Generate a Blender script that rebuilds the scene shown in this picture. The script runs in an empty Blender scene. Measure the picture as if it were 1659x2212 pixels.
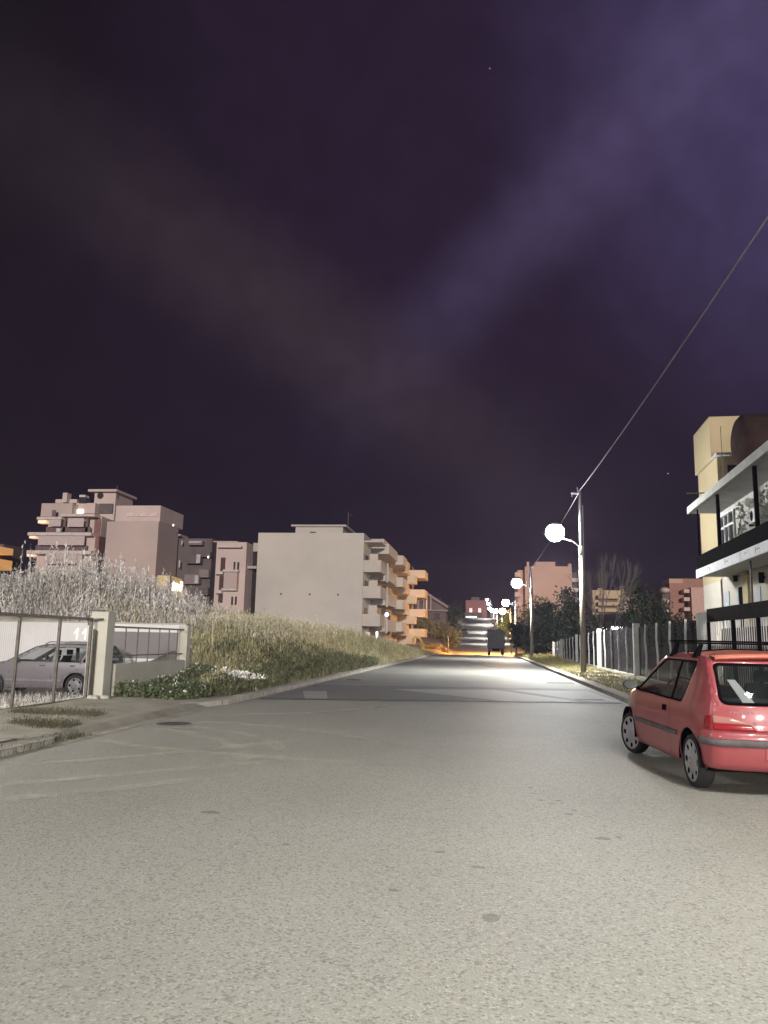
import bpy, math, random
import numpy as np
from mathutils import Vector, Matrix
from mathutils.geometry import delaunay_2d_cdt
R = math.radians
rng = np.random.default_rng(7)
random.seed(7)
sc = bpy.context.scene
C = sc.collection

# ---------------------------------------------------------------- camera
EYE = Vector((0, 0, 1.5))
YAW, PITCH, ROLL = R(7.4933), R(9.4874), .021
_f = Vector((-math.sin(YAW) * math.cos(PITCH), math.cos(YAW) * math.cos(PITCH), math.sin(PITCH)))
_r = _f.cross(Vector((0, 0, 1))).normalized()
_u = _r.cross(_f)
_r, _u = _r * math.cos(ROLL) + _u * math.sin(ROLL), _u * math.cos(ROLL) - _r * math.sin(ROLL)
cam = bpy.data.cameras.new('camera')
cam.sensor_fit = 'HORIZONTAL'
cam.sensor_width = 36
cam.lens = 36 * 1660 / 1659
cam.clip_end = 6000
cam.clip_start = .05
camo = bpy.data.objects.new('camera', cam)
C.objects.link(camo)
camo.matrix_world = Matrix.Translation(EYE) @ Matrix((_r, _u, -_f)).transposed().to_4x4()
sc.camera = camo


def at(px, py, Y):
    """survey helper: point at depth Y seen at that place of the photograph"""
    d = _f + _r * ((px - 829.5) / 1660) + _u * ((1106 - py) / 1660)
    return EYE + d * (Y / d.y)


# ---------------------------------------------------------------- sky (night, city glow)
sc.render.engine = 'CYCLES'
sc.cycles.use_denoising = True
sc.cycles.max_bounces = 5
sc.cycles.diffuse_bounces = 2
sc.cycles.glossy_bounces = 3
sc.cycles.transmission_bounces = 4
sc.cycles.transparent_max_bounces = 8
sc.cycles.sample_clamp_indirect = 3
sc.cycles.caustics_reflective = False
sc.cycles.caustics_refractive = False
sc.view_settings.view_transform = 'Standard'
sc.view_settings.look = 'None'
sc.view_settings.gamma = 1
sc.view_settings.exposure = 0
w = bpy.data.worlds.new('World')
sc.world = w
w.use_nodes = True
nt = w.node_tree
nt.nodes.clear()


def N(nt, typ, **kw):
    n = nt.nodes.new(typ)
    for k, v in kw.items():
        setattr(n, k, v)
    return n


def world_nodes():
    L = nt.links.new
    out = N(nt, 'ShaderNodeOutputWorld')
    bg = N(nt, 'ShaderNodeBackground')
    tc = N(nt, 'ShaderNodeTexCoord')

    def dot(v):
        d = N(nt, 'ShaderNodeVectorMath', operation='DOT_PRODUCT')
        d.inputs[1].default_value = v
        L(tc.outputs['Generated'], d.inputs[0])
        return d.outputs['Value']

    def mr(src, a, b, c=0., e=1.):
        m = N(nt, 'ShaderNodeMapRange', interpolation_type='SMOOTHSTEP')
        for k, v in zip(range(1, 5), (a, b, c, e)):
            m.inputs[k].default_value = v
        L(src, m.inputs[0])
        return m.outputs[0]

    def mth(op, a, b=None):
        m = N(nt, 'ShaderNodeMath', operation=op)
        for i, v in enumerate((a, b)):
            if v is None:
                continue
            if isinstance(v, (int, float)):
                m.inputs[i].default_value = v
            else:
                L(v, m.inputs[i])
        return m.outputs[0]

    def mix(f, a, b, typ='MIX'):
        m = N(nt, 'ShaderNodeMix', data_type='RGBA', blend_type=typ)
        if isinstance(f, (int, float)):
            m.inputs[0].default_value = f
        else:
            L(f, m.inputs[0])
        for i, v in ((6, a), (7, b)):
            if isinstance(v, tuple):
                m.inputs[i].default_value = (*v, 1)
            else:
                L(v, m.inputs[i])
        return m.outputs[2]
    ns = N(nt, 'ShaderNodeTexNoise')
    ns.inputs['Scale'].default_value = 1.3
    ns.inputs['Detail'].default_value = 1.5
    ns.inputs['Roughness'].default_value = .45
    L(tc.outputs['Generated'], ns.inputs['Vector'])
    el = N(nt, 'ShaderNodeSeparateXYZ')
    L(tc.outputs['Generated'], el.inputs[0])
    z = el.outputs[2]
    # purple mid sky, greyer and bluer towards the lit horizon
    base = mix(mr(z, .0, .42), (.0075, .0058, .0115), (.0180, .0092, .0245))
    # clear black patch to the upper left
    base = mix(mr(dot((-.66, .43, .61)), .885, .985), base, (.0012, .0005, .0018))
    base = mix(mr(dot((-.93, .30, .20)), .40, .95), base, (.0085, .0050, .0085))
    # glow to the upper right
    base = mix(mr(dot((.44, .68, .59)), .88, 1.06), base, (.074, .057, .150))
    # two soft bands: lens flare streaks put into the sky colour
    b1 = mth('MULTIPLY', mr(mth('ABSOLUTE', dot((-.696, -.319, .643))), .0, .085, 1, 0), mr(dot((.2823, .7151, .6395)), .74, 1.0, 0, 1))
    base = mix(mth('MULTIPLY', b1, mth('MULTIPLY', ns.outputs[0], .62)), base, (.088, .066, .145))
    b2 = mth('MULTIPLY', mr(mth('ABSOLUTE', dot((-.592, .192, -.783))), .0, .12, 1, 0), mr(dot((-.28, .88, .36)), .82, 1.0, 0, 1))
    base = mix(mth('MULTIPLY', b2, mth('MULTIPLY', ns.outputs[0], .8)), base, (.048, .034, .042))
    n2 = N(nt, 'ShaderNodeTexNoise')
    n2.inputs['Scale'].default_value = 26
    n2.inputs['Detail'].default_value = 5
    L(tc.outputs['Generated'], n2.inputs['Vector'])
    base = mix(1.0, base, mix(mr(n2.outputs[0], .3, .7), (.90, .89, .90), (1.10, 1.11, 1.10)), 'MULTIPLY')
    L(base, bg.inputs[0])
    bg.inputs[1].default_value = 1.0
    L(bg.outputs[0], out.inputs[0])


world_nodes()

# added low fill light from behind the camera, brightens the walls
sun = bpy.data.lights.new('fill_light', 'SUN')
sun.energy = 2.7
sun.angle = R(3)
sun.color = (1, .89, .83)
so = bpy.data.objects.new('fill_light', sun)
C.objects.link(so)
so.rotation_euler = Vector((-.24, 1, -.125)).to_track_quat('-Z', 'Y').to_euler()

# ---------------------------------------------------------------- materials
MATS = {}


def mat(name, col, rough=.85, var=.18, scale=2.0, col2=None, bump=0., bscale=None, metal=0., spec=.35, detail=5,
        rnd=0., emit=None, es=0., stretch=None, coat=0.):
    if name in MATS:
        return MATS[name]
    m = bpy.data.materials.new(name)
    MATS[name] = m
    m.use_nodes = True
    t = m.node_tree
    p = t.nodes['Principled BSDF']
    L = t.links.new
    p.inputs['Roughness'].default_value = rough
    p.inputs['Metallic'].default_value = metal
    p.inputs['Specular IOR Level'].default_value = spec
    if coat:
        p.inputs['Coat Weight'].default_value = coat
        p.inputs['Coat Roughness'].default_value = .06
    if emit:
        p.inputs['Emission Color'].default_value = (*emit, 1)
        p.inputs['Emission Strength'].default_value = es
    tc = N(t, 'ShaderNodeTexCoord')
    vec = tc.outputs['Object']
    if stretch:
        mp = N(t, 'ShaderNodeMapping')
        mp.inputs['Scale'].default_value = stretch
        L(vec, mp.inputs[0])
        vec = mp.outputs[0]
    n = N(t, 'ShaderNodeTexNoise')
    n.inputs['Scale'].default_value = scale
    n.inputs['Detail'].default_value = detail
    n.inputs['Roughness'].default_value = .62
    L(vec, n.inputs['Vector'])
    r = N(t, 'ShaderNodeMapRange')
    r.inputs[1].default_value = .3
    r.inputs[2].default_value = .7
    L(n.outputs[0], r.inputs[0])
    mx = N(t, 'ShaderNodeMix', data_type='RGBA')
    c2 = col2 or tuple(c * (1 - var) for c in col)
    c1 = col if col2 else tuple(min(1, c * (1 + var)) for c in col)
    mx.inputs[6].default_value = (*c1, 1)
    mx.inputs[7].default_value = (*c2, 1)
    L(r.outputs[0], mx.inputs[0])
    c = mx.outputs[2]
    if rnd:
        g = N(t, 'ShaderNodeNewGeometry')
        h = N(t, 'ShaderNodeHueSaturation')
        rr = N(t, 'ShaderNodeMapRange')
        rr.inputs[3].default_value = 1 - rnd
        rr.inputs[4].default_value = 1 + rnd
        L(g.outputs['Random Per Island'], rr.inputs[0])
        L(rr.outputs[0], h.inputs['Value'])
        L(c, h.inputs['Color'])
        c = h.outputs[0]
    L(c, p.inputs['Base Color'])
    if bump:
        b = N(t, 'ShaderNodeBump')
        b.inputs['Strength'].default_value = bump
        b.inputs['Distance'].default_value = .02
        n2 = N(t, 'ShaderNodeTexNoise')
        n2.inputs['Scale'].default_value = bscale or scale * 8
        n2.inputs['Detail'].default_value = 4
        L(tc.outputs['Object'], n2.inputs['Vector'])
        L(n2.outputs[0], b.inputs['Height'])
        L(b.outputs[0], p.inputs['Normal'])
    return m


def asphalt(name, base, light, dark, stain=.12, dens=1.0):
    m = bpy.data.materials.new(name)
    MATS[name] = m
    m.use_nodes = True
    t = m.node_tree
    p = t.nodes['Principled BSDF']
    L = t.links.new
    p.inputs['Roughness'].default_value = .62
    p.inputs['Specular IOR Level'].default_value = .45
    tc = N(t, 'ShaderNodeTexCoord')

    def noise(s, d=3, st=None):
        n = N(t, 'ShaderNodeTexNoise')
        n.inputs['Scale'].default_value = s
        n.inputs['Detail'].default_value = d
        if st:
            mp = N(t, 'ShaderNodeMapping')
            mp.inputs['Scale'].default_value = st
            L(tc.outputs['Object'], mp.inputs[0])
            L(mp.outputs[0], n.inputs['Vector'])
        else:
            L(tc.outputs['Object'], n.inputs['Vector'])
        return n.outputs[0]

    def mr(s, a, b, c=0, d=1):
        q = N(t, 'ShaderNodeMapRange')
        for i, v in zip((1, 2, 3, 4), (a, b, c, d)):
            q.inputs[i].default_value = v
        L(s, q.inputs[0])
        return q.outputs[0]

    def mix(f, a, b):
        q = N(t, 'ShaderNodeMix', data_type='RGBA')
        L(f, q.inputs[0])
        for i, v in ((6, a), (7, b)):
            if isinstance(v, tuple):
                q.inputs[i].default_value = (*v, 1)
            else:
                L(v, q.inputs[i])
        return q.outputs[2]
    c = mix(mr(noise(.35, 4), .35, .7), base, tuple(v * (1 - stain) for v in base))
    c = mix(mr(noise(1.0, 3, (.9, .05, 1)), .5, .8, 0, .35), c, tuple(v * 1.18 for v in base))
    v = N(t, 'ShaderNodeTexVoronoi')
    v.inputs['Scale'].default_value = 74
    L(tc.outputs['Object'], v.inputs['Vector'])
    sp = N(t, 'ShaderNodeSeparateColor')
    L(v.outputs['Color'], sp.inputs[0])
    c = mix(mr(sp.outputs[0], .80, .86, 0, .55 * dens), c, dark)
    c = mix(mr(sp.outputs[1], .80, .9, 0, .3 * dens), c, light)
    c = mix(mr(noise(150, 2), .57, .66, 0, .45 * dens), c, dark)
    c = mix(mr(noise(24, 2), .62, .74, 0, .35 * dens), c, dark)
    L(c, p.inputs['Base Color'])
    b = N(t, 'ShaderNodeBump')
    b.inputs['Strength'].default_value = .5
    b.inputs['Distance'].default_value = .006
    L(v.outputs['Distance'], b.inputs['Height'])
    L(b.outputs[0], p.inputs['Normal'])
    return m


def glassy(name, col, alpha=.35, rough=.05):
    """tinted pane: mix of transparent and glossy dark"""
    m = bpy.data.materials.new(name)
    MATS[name] = m
    m.use_nodes = True
    t = m.node_tree
    p = t.nodes['Principled BSDF']
    p.inputs['Base Color'].default_value = (*col, 1)
    p.inputs['Roughness'].default_value = rough
    p.inputs['Specular IOR Level'].default_value = .45
    tr = N(t, 'ShaderNodeBsdfTransparent')
    tr.inputs[0].default_value = (.75, .78, .78, 1)
    n = N(t, 'ShaderNodeTexNoise')
    n.inputs['Scale'].default_value = 6
    tc = N(t, 'ShaderNodeTexCoord')
    t.links.new(tc.outputs['Object'], n.inputs['Vector'])
    mr = N(t, 'ShaderNodeMapRange')
    mr.inputs[3].default_value = max(0, alpha - .06)
    mr.inputs[4].default_value = min(1, alpha + .06)
    t.links.new(n.outputs[0], mr.inputs[0])
    mx = N(t, 'ShaderNodeMixShader')
    t.links.new(mr.outputs[0], mx.inputs[0])
    t.links.new(tr.outputs[0], mx.inputs[1])
    t.links.new(p.outputs[0], mx.inputs[2])
    t.links.new(mx.outputs[0], t.nodes['Material Output'].inputs[0])
    return m


def emis(name, col, s):
    if name in MATS:
        return MATS[name]
    return mat(name, (.8, .8, .8), emit=col, es=s)


M_ASPH = asphalt('asphalt_chip_seal', (.385, .375, .330), (.66, .65, .59), (.12, .117, .10), .16)
M_ASPH2 = asphalt('asphalt_older_grey', (.285, .285, .268), (.46, .46, .43), (.10, .10, .095), .18, .8)
M_PATCHD = asphalt('asphalt_trench_fill', (.205, .205, .20), (.32, .32, .31), (.08, .08, .08), .15, .5)
M_PATCHL = asphalt('asphalt_pale_patch', (.40, .40, .40), (.42, .42, .4), (.14, .14, .13), .1, .5)
M_DIRT = mat('dry_dirt', (.42, .395, .335), .95, scale=1.6, col2=(.26, .24, .19), bump=.6, bscale=14)
M_KERB = mat('kerb_concrete', (.50, .48, .43), .9, scale=2.4, col2=(.30, .28, .23), bump=.4, bscale=20)
M_KERB2 = mat('pale_kerb_concrete', (.62, .60, .55), .9, scale=2.4, col2=(.45, .43, .39), bump=.3, bscale=20)
M_CONC = mat('pale_concrete', (.48, .46, .41), .9, scale=1.6, col2=(.33, .31, .27), bump=.3, bscale=12)
M_STRAW = mat('pale_dry_reed', (.68, .66, .63), .8, scale=.5, col2=(.40, .385, .35), rnd=.5)
M_OLIVE = mat('olive_tall_grass', (.46, .42, .26), .85, scale=.45, col2=(.18, .18, .09), rnd=.4)
M_GREEN = mat('low_green_leaf', (.17, .20, .11), .8, scale=1.2, col2=(.06, .08, .04), rnd=.4)
M_DARKLEAF = mat('dark_evergreen_leaf', (.045, .062, .040), .85, scale=.8, col2=(.018, .028, .018), rnd=.5)
M_OLEAF = mat('olive_shrub_leaf', (.26, .23, .13), .85, scale=.5, col2=(.10, .10, .05), rnd=.4)
M_FLOWER = mat('white_petal', (.85, .85, .80), .7, var=.1)
M_YGRASS = mat('yellow_dry_grass', (.46, .40, .20), .9, scale=.8, col2=(.25, .24, .10), rnd=.4)
M_BARK = mat('grey_bark', (.20, .17, .14), .9, scale=6, bump=.4)
M_TWIG = mat('grey_twig', (.13, .11, .10), .9, scale=4)
M_STEEL = mat('grey_painted_steel', (.16, .15, .135), .6, scale=9, col2=(.09, .075, .065), metal=.3)
M_GALV = mat('galvanised_steel', (.27, .265, .28), .5, scale=5, metal=.5)
M_POLE = mat('weathered_pole', (.30, .265, .21), .8, scale=2, stretch=(4, 4, .5), col2=(.20, .18, .155))
M_BLACK = mat('black_metal', (.004, .004, .005), .95, var=.3, spec=.02)
M_RUB = mat('black_rubber', (.022, .022, .023), .85, var=.3, scale=12)
M_WHITE = mat('whitewashed_wall', (.68, .68, .68), .85, scale=.9, col2=(.60, .60, .59), bump=.2, bscale=9)
M_OLIVEWALL = mat('olive_beige_render', (.46, .45, .39), .9, scale=1.4, col2=(.38, .37, .315), bump=.25, bscale=18)


def joints(m, step=1.0):
    # mortar joints every metre along the kerb
    t = m.node_tree
    p = t.nodes['Principled BSDF']
    src = p.inputs['Base Color'].links[0].from_socket
    tc = N(t, 'ShaderNodeTexCoord')
    sx = N(t, 'ShaderNodeSeparateXYZ')
    t.links.new(tc.outputs['Object'], sx.inputs[0])
    pp = N(t, 'ShaderNodeMath', operation='PINGPONG')
    pp.inputs[1].default_value = step / 2
    t.links.new(sx.outputs[1], pp.inputs[0])
    lt = N(t, 'ShaderNodeMath', operation='LESS_THAN')
    lt.inputs[1].default_value = .014
    t.links.new(pp.outputs[0], lt.inputs[0])
    mx = N(t, 'ShaderNodeMix', data_type='RGBA')
    t.links.new(lt.outputs[0], mx.inputs[0])
    t.links.new(src, mx.inputs[6])
    mx.inputs[7].default_value = (.12, .11, .09, 1)
    t.links.new(mx.outputs[2], p.inputs['Base Color'])


joints(M_KERB)
joints(M_KERB2)


# ---------------------------------------------------------------- mesh helpers
class MB:
    def __init__(s):
        s.v = []
        s.f = []

    def add(s, vs, fs):
        o = len(s.v)
        s.v += [tuple(v) for v in vs]
        s.f += [tuple(i + o for i in f) for f in fs]
        return s

    def box(s, x0, x1, y0, y1, z0, z1):
        if x0 > x1: x0, x1 = x1, x0
        if y0 > y1: y0, y1 = y1, y0
        return s.add([(x0, y0, z0), (x1, y0, z0), (x1, y1, z0), (x0, y1, z0), (x0, y0, z1), (x1, y0, z1), (x1, y1, z1), (x0, y1, z1)],
                     [(0, 3, 2, 1), (4, 5, 6, 7), (0, 1, 5, 4), (1, 2, 6, 5), (2, 3, 7, 6), (3, 0, 4, 7)])

    def hexa(s, lo, hi):
        """8 points: lower ring, upper ring"""
        return s.add(list(lo) + list(hi), [(0, 3, 2, 1), (4, 5, 6, 7), (0, 1, 5, 4), (1, 2, 6, 5), (2, 3, 7, 6), (3, 0, 4, 7)])

    def tube(s, p, q, r, r2=None, n=8, caps=True):
        p, q = Vector(p), Vector(q)
        r2 = r if r2 is None else r2
        a = (q - p).normalized()
        b = a.cross(Vector((0, 0, 1)) if abs(a.z) < .9 else Vector((1, 0, 0))).normalized()
        c = a.cross(b)
        vs = []
        for o, rr in ((p, r), (q, r2)):
            for i in range(n):
                t = 2 * math.pi * i / n
                vs.append(o + (b * math.cos(t) + c * math.sin(t)) * rr)
        fs = [(i, i + n, (i + 1) % n + n, (i + 1) % n) for i in range(n)]
        if caps:
            fs += [tuple(range(n)), tuple(range(2 * n - 1, n - 1, -1))]
        return s.add(vs, fs)

    def path(s, pts, r, n=6):
        pts = [Vector(p) for p in pts]
        o = len(s.v)
        for k, p in enumerate(pts):
            a = (pts[min(k + 1, len(pts) - 1)] - pts[max(k - 1, 0)]).normalized()
            b = a.cross(Vector((0, 0, 1)) if abs(a.z) < .95 else Vector((1, 0, 0))).normalized()
            c = a.cross(b)
            rr = r[k] if isinstance(r, (list, tuple)) else r
            for i in range(n):
                t = 2 * math.pi * i / n
                s.v.append(tuple(p + (b * math.cos(t) + c * math.sin(t)) * rr))
        for k in range(len(pts) - 1):
            for i in range(n):
                s.f.append((o + k * n + i, o + (k + 1) * n + i, o + (k + 1) * n + (i + 1) % n, o + k * n + (i + 1) % n))
        s.f.append(tuple(o + i for i in range(n)))
        s.f.append(tuple(o + (len(pts) - 1) * n + i for i in reversed(range(n))))
        return s

    def prism(s, poly, axis, a, b):
        """extrude a 2-D polygon along axis ('x','y','z') from a to b"""
        n = len(poly)

        def P(u, v, w_):
            return {'x': (w_, u, v), 'y': (u, w_, v), 'z': (u, v, w_)}[axis]
        vs = [P(u, v, a) for u, v in poly] + [P(u, v, b) for u, v in poly]
        fs = [tuple(range(n)), tuple(range(2 * n - 1, n - 1, -1))] + [(i, i + n, (i + 1) % n + n, (i + 1) % n) for i in range(n)]
        return s.add(vs, fs)

    def ball(s, c, rx, ry, rz, n=12, m=8, zmin=-1., zmax=1.):
        vs = []
        t0, t1 = math.asin(zmin), math.asin(zmax)
        for j in range(m + 1):
            t = t0 + (t1 - t0) * j / m
            for i in range(n):
                u = 2 * math.pi * i / n
                vs.append((c[0] + rx * math.cos(t) * math.cos(u), c[1] + ry * math.cos(t) * math.sin(u), c[2] + rz * math.sin(t)))
        fs = [(j * n + i, j * n + (i + 1) % n, (j + 1) * n + (i + 1) % n, (j + 1) * n + i) for j in range(m) for i in range(n)]
        fs += [tuple(reversed(range(n))), tuple(m * n + i for i in range(n))]
        return s.add(vs, fs)

    def build(s, name, m, parent=None, smooth=False, local=False, bevel=0, recalc=True):
        me = bpy.data.meshes.new(name)
        me.from_pydata(s.v, [], s.f)
        if recalc:
            import bmesh
            b = bmesh.new()
            b.from_mesh(me)
            bmesh.ops.recalc_face_normals(b, faces=b.faces)
            b.to_mesh(me)
            b.free()
        me.materials.append(m)
        o = bpy.data.objects.new(name, me)
        C.objects.link(o)
        if smooth:
            me.polygons.foreach_set('use_smooth', [True] * len(me.polygons))
        if parent is not None:
            o.parent = parent
            if not local:
                o.location = -wloc(parent)
        if bevel:
            md = o.modifiers.new('bevel', 'BEVEL')
            md.width = bevel
            md.segments = 2
            md.limit_method = 'ANGLE'
        return o


def wloc(o):
    v = Vector((0, 0, 0))
    while o is not None:
        v = v + Vector(o.location)
        o = o.parent
    return v


def tag(o, label=None, cat=None, group=None, kind=None):
    if label: o['label'] = label
    if cat: o['category'] = cat
    if group: o['group'] = group
    if kind: o['kind'] = kind
    return o


def empty(name, loc, label, cat, group=None, rz=0, s=1):
    o = bpy.data.objects.new(name, None)
    C.objects.link(o)
    o.location = loc
    o.rotation_euler = (0, 0, rz)
    o.scale = (s, s, s)
    return tag(o, label, cat, group)


def copy_tree(o, parent=None):
    c = o.copy()
    C.objects.link(c)
    c.parent = parent
    for ch in [x for x in bpy.data.objects if x.parent == o]:
        copy_tree(ch, c)
    return c


def np_mesh(name, V, F, m, parent=None, smooth=False):
    """V (n,3) array, F (k,4) or (k,3) index array"""
    V = np.asarray(V, dtype=np.float32)
    F = np.asarray(F, dtype=np.int32)
    me = bpy.data.meshes.new(name)
    k, c = F.shape
    me.vertices.add(len(V))
    me.vertices.foreach_set('co', V.ravel())
    me.loops.add(k * c)
    me.loops.foreach_set('vertex_index', F.ravel())
    me.polygons.add(k)
    me.polygons.foreach_set('loop_start', np.arange(0, k * c, c, dtype=np.int32))
    if smooth:
        me.polygons.foreach_set('use_smooth', np.ones(k, dtype=bool))
    me.update(calc_edges=True)
    me.validate()
    me.materials.append(m)
    o = bpy.data.objects.new(name, me)
    C.objects.link(o)
    if parent is not None:
        o.parent = parent
        o.location = -wloc(parent)
    return o


def quads(Q):
    Q = np.asarray(Q)
    n = len(Q)
    return Q.reshape(-1, 3), np.arange(n * 4).reshape(n, 4)


def leaf_quads(Cn, size, up=0., wk=.55):
    """random oriented quads at centres Cn"""
    n = len(Cn)
    a = rng.normal(size=(n, 3))
    a[:, 2] += up
    a /= np.linalg.norm(a, axis=1)[:, None]
    b = np.cross(a, rng.normal(size=(n, 3)))
    b /= np.linalg.norm(b, axis=1)[:, None]
    s = (size * rng.uniform(.5, 1.3, n))[:, None]
    a, b = a * s, b * s * wk
    return np.stack([Cn - a, Cn - b, Cn + a, Cn + b], 1)


def blades(B, h, wd, lean=.25, heads=0, hsize=.05, curve=1.6):
    """tapered two-segment blades standing at B (n,3)"""
    n = len(B)
    th = rng.uniform(0, 2 * np.pi, n)
    side = np.stack([np.cos(th), np.sin(th) * .5, np.zeros(n)], 1) * (wd / 2)[:, None]
    ph = rng.uniform(0, 2 * np.pi, n)
    ln = np.abs(rng.normal(0, lean, n)) * h
    d = np.stack([np.cos(ph) * ln, np.sin(ph) * ln, np.zeros(n)], 1)
    up = np.zeros((n, 3))
    up[:, 2] = h
    m = B + up * .55 + d * .3
    t = B + up + d
    Q = np.concatenate([np.stack([B - side, B + side, m + side * .8, m - side * .8], 1),
                        np.stack([m - side * .8, m + side * .8, t + side * .12, t - side * .12], 1)])
    if heads:
        k = rng.uniform(.22, 1.0, (n, heads, 1)) ** .8
        c = B[:, None] + (up[:, None] * k) + d[:, None] * k ** curve
        c = c + rng.normal(0, .035, c.shape)
        Q = np.concatenate([Q, leaf_quads(c.reshape(-1, 3), hsize * 1.25, 2.2, .22)])
    return Q


def sstep(a, b, x):
    t = np.clip((x - a) / (b - a), 0, 1)
    return t * t * (3 - 2 * t)


# ---------------------------------------------------------------- ground
ZR = np.array([(-400, 0), (86, 0), (94, -.01), (100, -.10), (112, -.75), (118, -.78), (125, -.5), (140, .2), (180, 1.6), (226, 3.95),
               (262, 7.2), (290, 10.2), (302, 10.9), (330, 10.6), (900, 9)])


def zr(y): return np.interp(y, ZR[:, 0], ZR[:, 1])
def xl(y): return np.interp(y, [-60, 95, 140, 226, 290, 900], [-5.8, -5.6, -4.9, -6.0, -6.8, -14])
def xr(y): return np.interp(y, [-60, 20, 95, 140, 226, 290, 900], [3.75, 3.75, 3.6, 3.6, 2.3, 1.9, -6])


def gz(x, y):
    x = np.asarray(x, float)
    y = np.asarray(y, float)
    z = zr(y)
    dl = xl(y) - .25 - x
    dr = x - xr(y) - .25
    out = (dl > 0) | (dr > 0)
    h = np.where(out, .09, -.03)
    # bank of the field on the left
    bank = np.interp(y, [19, 22, 25, 30, 45, 60, 82, 95, 112, 150, 200, 300], [0, .35, .9, 1.05, 1.0, .75, .25, .05, .1, 1.5, 2.5, 1.5])
    h = h + np.where(dl > 0, bank * sstep(0, 3.0, dl), 0)
    h = h + np.where(dl > 0, sstep(3.5, 11, dl) * np.interp(y, [24, 27, 60, 90], [0, 1.25, 1.0, .6]), 0)
    # lowered yard behind the gate
    yard = (x < -8.7) & (y < 26.35) & ((x < -10.45) | (y < 21.6))
    h = np.where(yard, -.02 - .36 * sstep(-8.7, -11.5, x), h)
    # dip of the land on both sides beyond the crest, hill behind
    h = h + np.where(dl > 8, sstep(8, 60, dl) * np.interp(y, [60, 130, 260], [0, 2.0, 4.0]), 0)
    h = h + np.where(dr > 8, sstep(8, 60, dr) * np.interp(y, [60, 150, 260], [0, 1.0, 3.0]), 0)
    # verge on the right rises a little to the fence
    h = h + np.where(dr > 0, .06 * sstep(.2, 2.5, dr), 0)
    nz = .05 * np.sin(x * 1.7 + y * .9) * np.sin(y * .63 - x * .4)
    h = h + np.where((dl > .6) | (dr > .6), nz * .6, 0)
    return z + h


xs = np.unique(np.concatenate([[-10.5, -10.4], np.linspace(-1500, -100, 12), np.linspace(-100, -24, 20), np.arange(-24, -8.7, .5), [-8.75, -8.65], np.arange(-8.5, -5.2, .2),
                               np.arange(-5, 3.4, 1.), np.arange(3.4, 8, .2), np.arange(8, 30, 1.2), np.linspace(30, 100, 14), np.linspace(100, 1500, 12)]))
ys = np.unique(np.concatenate([[-300, -100], np.arange(-30, 0, 5), np.arange(0, 26, .5), [21.55, 21.65, 26.3, 26.45], np.arange(26.5, 60, .75), np.arange(60, 130, 2), np.arange(130, 340, 6),
                               np.linspace(350, 2500, 14)]))
GX, GY = np.meshgrid(xs, ys)
GZ = gz(GX, GY)
nx, ny = len(xs), len(ys)
idx = np.arange(nx * ny).reshape(ny, nx)
F = np.stack([idx[:-1, :-1], idx[:-1, 1:], idx[1:, 1:], idx[1:, :-1]], -1).reshape(-1, 4)
o = np_mesh('ground', np.stack([GX, GY, GZ], -1).reshape(-1, 3), F, M_DIRT, smooth=True)
tag(o, kind='structure')


def strip(name, y0, y1, fl, fr, dz, m, step=1.0, nxs=6, kind='structure'):
    yy = np.linspace(y0, y1, max(2, int((y1 - y0) / step) + 1))
    V = []
    for y in yy:
        a, b = fl(y), fr(y)
        for k in range(nxs):
            x = a + (b - a) * k / (nxs - 1)
            V.append((x, y, zr(y) + dz))
    i = np.arange(len(V)).reshape(len(yy), nxs)
    F = np.stack([i[:-1, :-1], i[:-1, 1:], i[1:, 1:], i[1:, :-1]], -1).reshape(-1, 4)
    return tag(np_mesh(name, V, F, m, smooth=True), kind=kind)


seam = lambda x: 19.0 + (x + 5.4) * .235
strip('road', -60, 335, lambda y: xl(y) - .1, lambda y: xr(y) + .1, .0, M_ASPH2, 1.5)


def sheet(name, poly, z, m, kind='structure', sub=True):
    """flat polygon laid on the road"""
    mb = MB()
    mb.add([(x, y, zr(y) + z) for x, y in poly], [tuple(range(len(poly)))])
    return tag(mb.build(name, m, recalc=False), kind=kind)


# nearer, newer chip seal with a wavering edge
pts = [(-5.9, -60), (3.85, -60)]
n_ = 60
for k in range(n_ + 1):
    x = 3.85 - (9.75) * k / n_
    pts.append((x, seam(x) + .06 * math.sin(k * 1.3) + .04 * math.sin(k * 3.7)))
sheet('road_near', pts, .004, M_ASPH)
tr = []
for k in range(41):
    x = -5.5 + 9.1 * k / 40
    tr.append((x, 25.2 + (x + 5.2) * .22 + .05 * math.sin(k * 1.7)))
for k in range(40, -1, -1):
    x = -5.5 + 9.1 * k / 40
    tr.append((x, seam(x) + .10 + .05 * math.sin(k * 2.1)))
sheet('road_trench', tr, .004, M_PATCHD)
M_TAR = mat('tar_seam', (.075, .073, .07), .8, scale=8, var=.3)
sheet('tar_seam', [(x, y - .13) for x, y in tr[41:]] + [(x, y + .03 + .05 * math.sin(x * 9)) for x, y in reversed(tr[41:])], .0135, M_TAR)
sheet('tar_seam', [(x, y - .05 + .05 * math.sin(x * 7)) for x, y in tr[:41]] + [(x, y + .12) for x, y in reversed(tr[:41])], .0135, M_TAR)
sheet('road_patch', [(-5.2, 22.35), (-4.55, 22.6), (-3.95, 19.75), (-4.5, 19.6)], .009, M_PATCHL)
sheet('road_patch', [(-2.8, 24.4), (.3, 25.6), (2.5, 21.3), (.6, 20.7)], .009, M_PATCHL)
sheet('road_patch', [(.9, 25.7), (3.3, 26.3), (3.6, 21.7), (2.9, 21.4)], .009, M_PATCHL)
for (a, b, c, d) in ((-3.2, 8.0, 1.2, .10), ):
    pass

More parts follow.
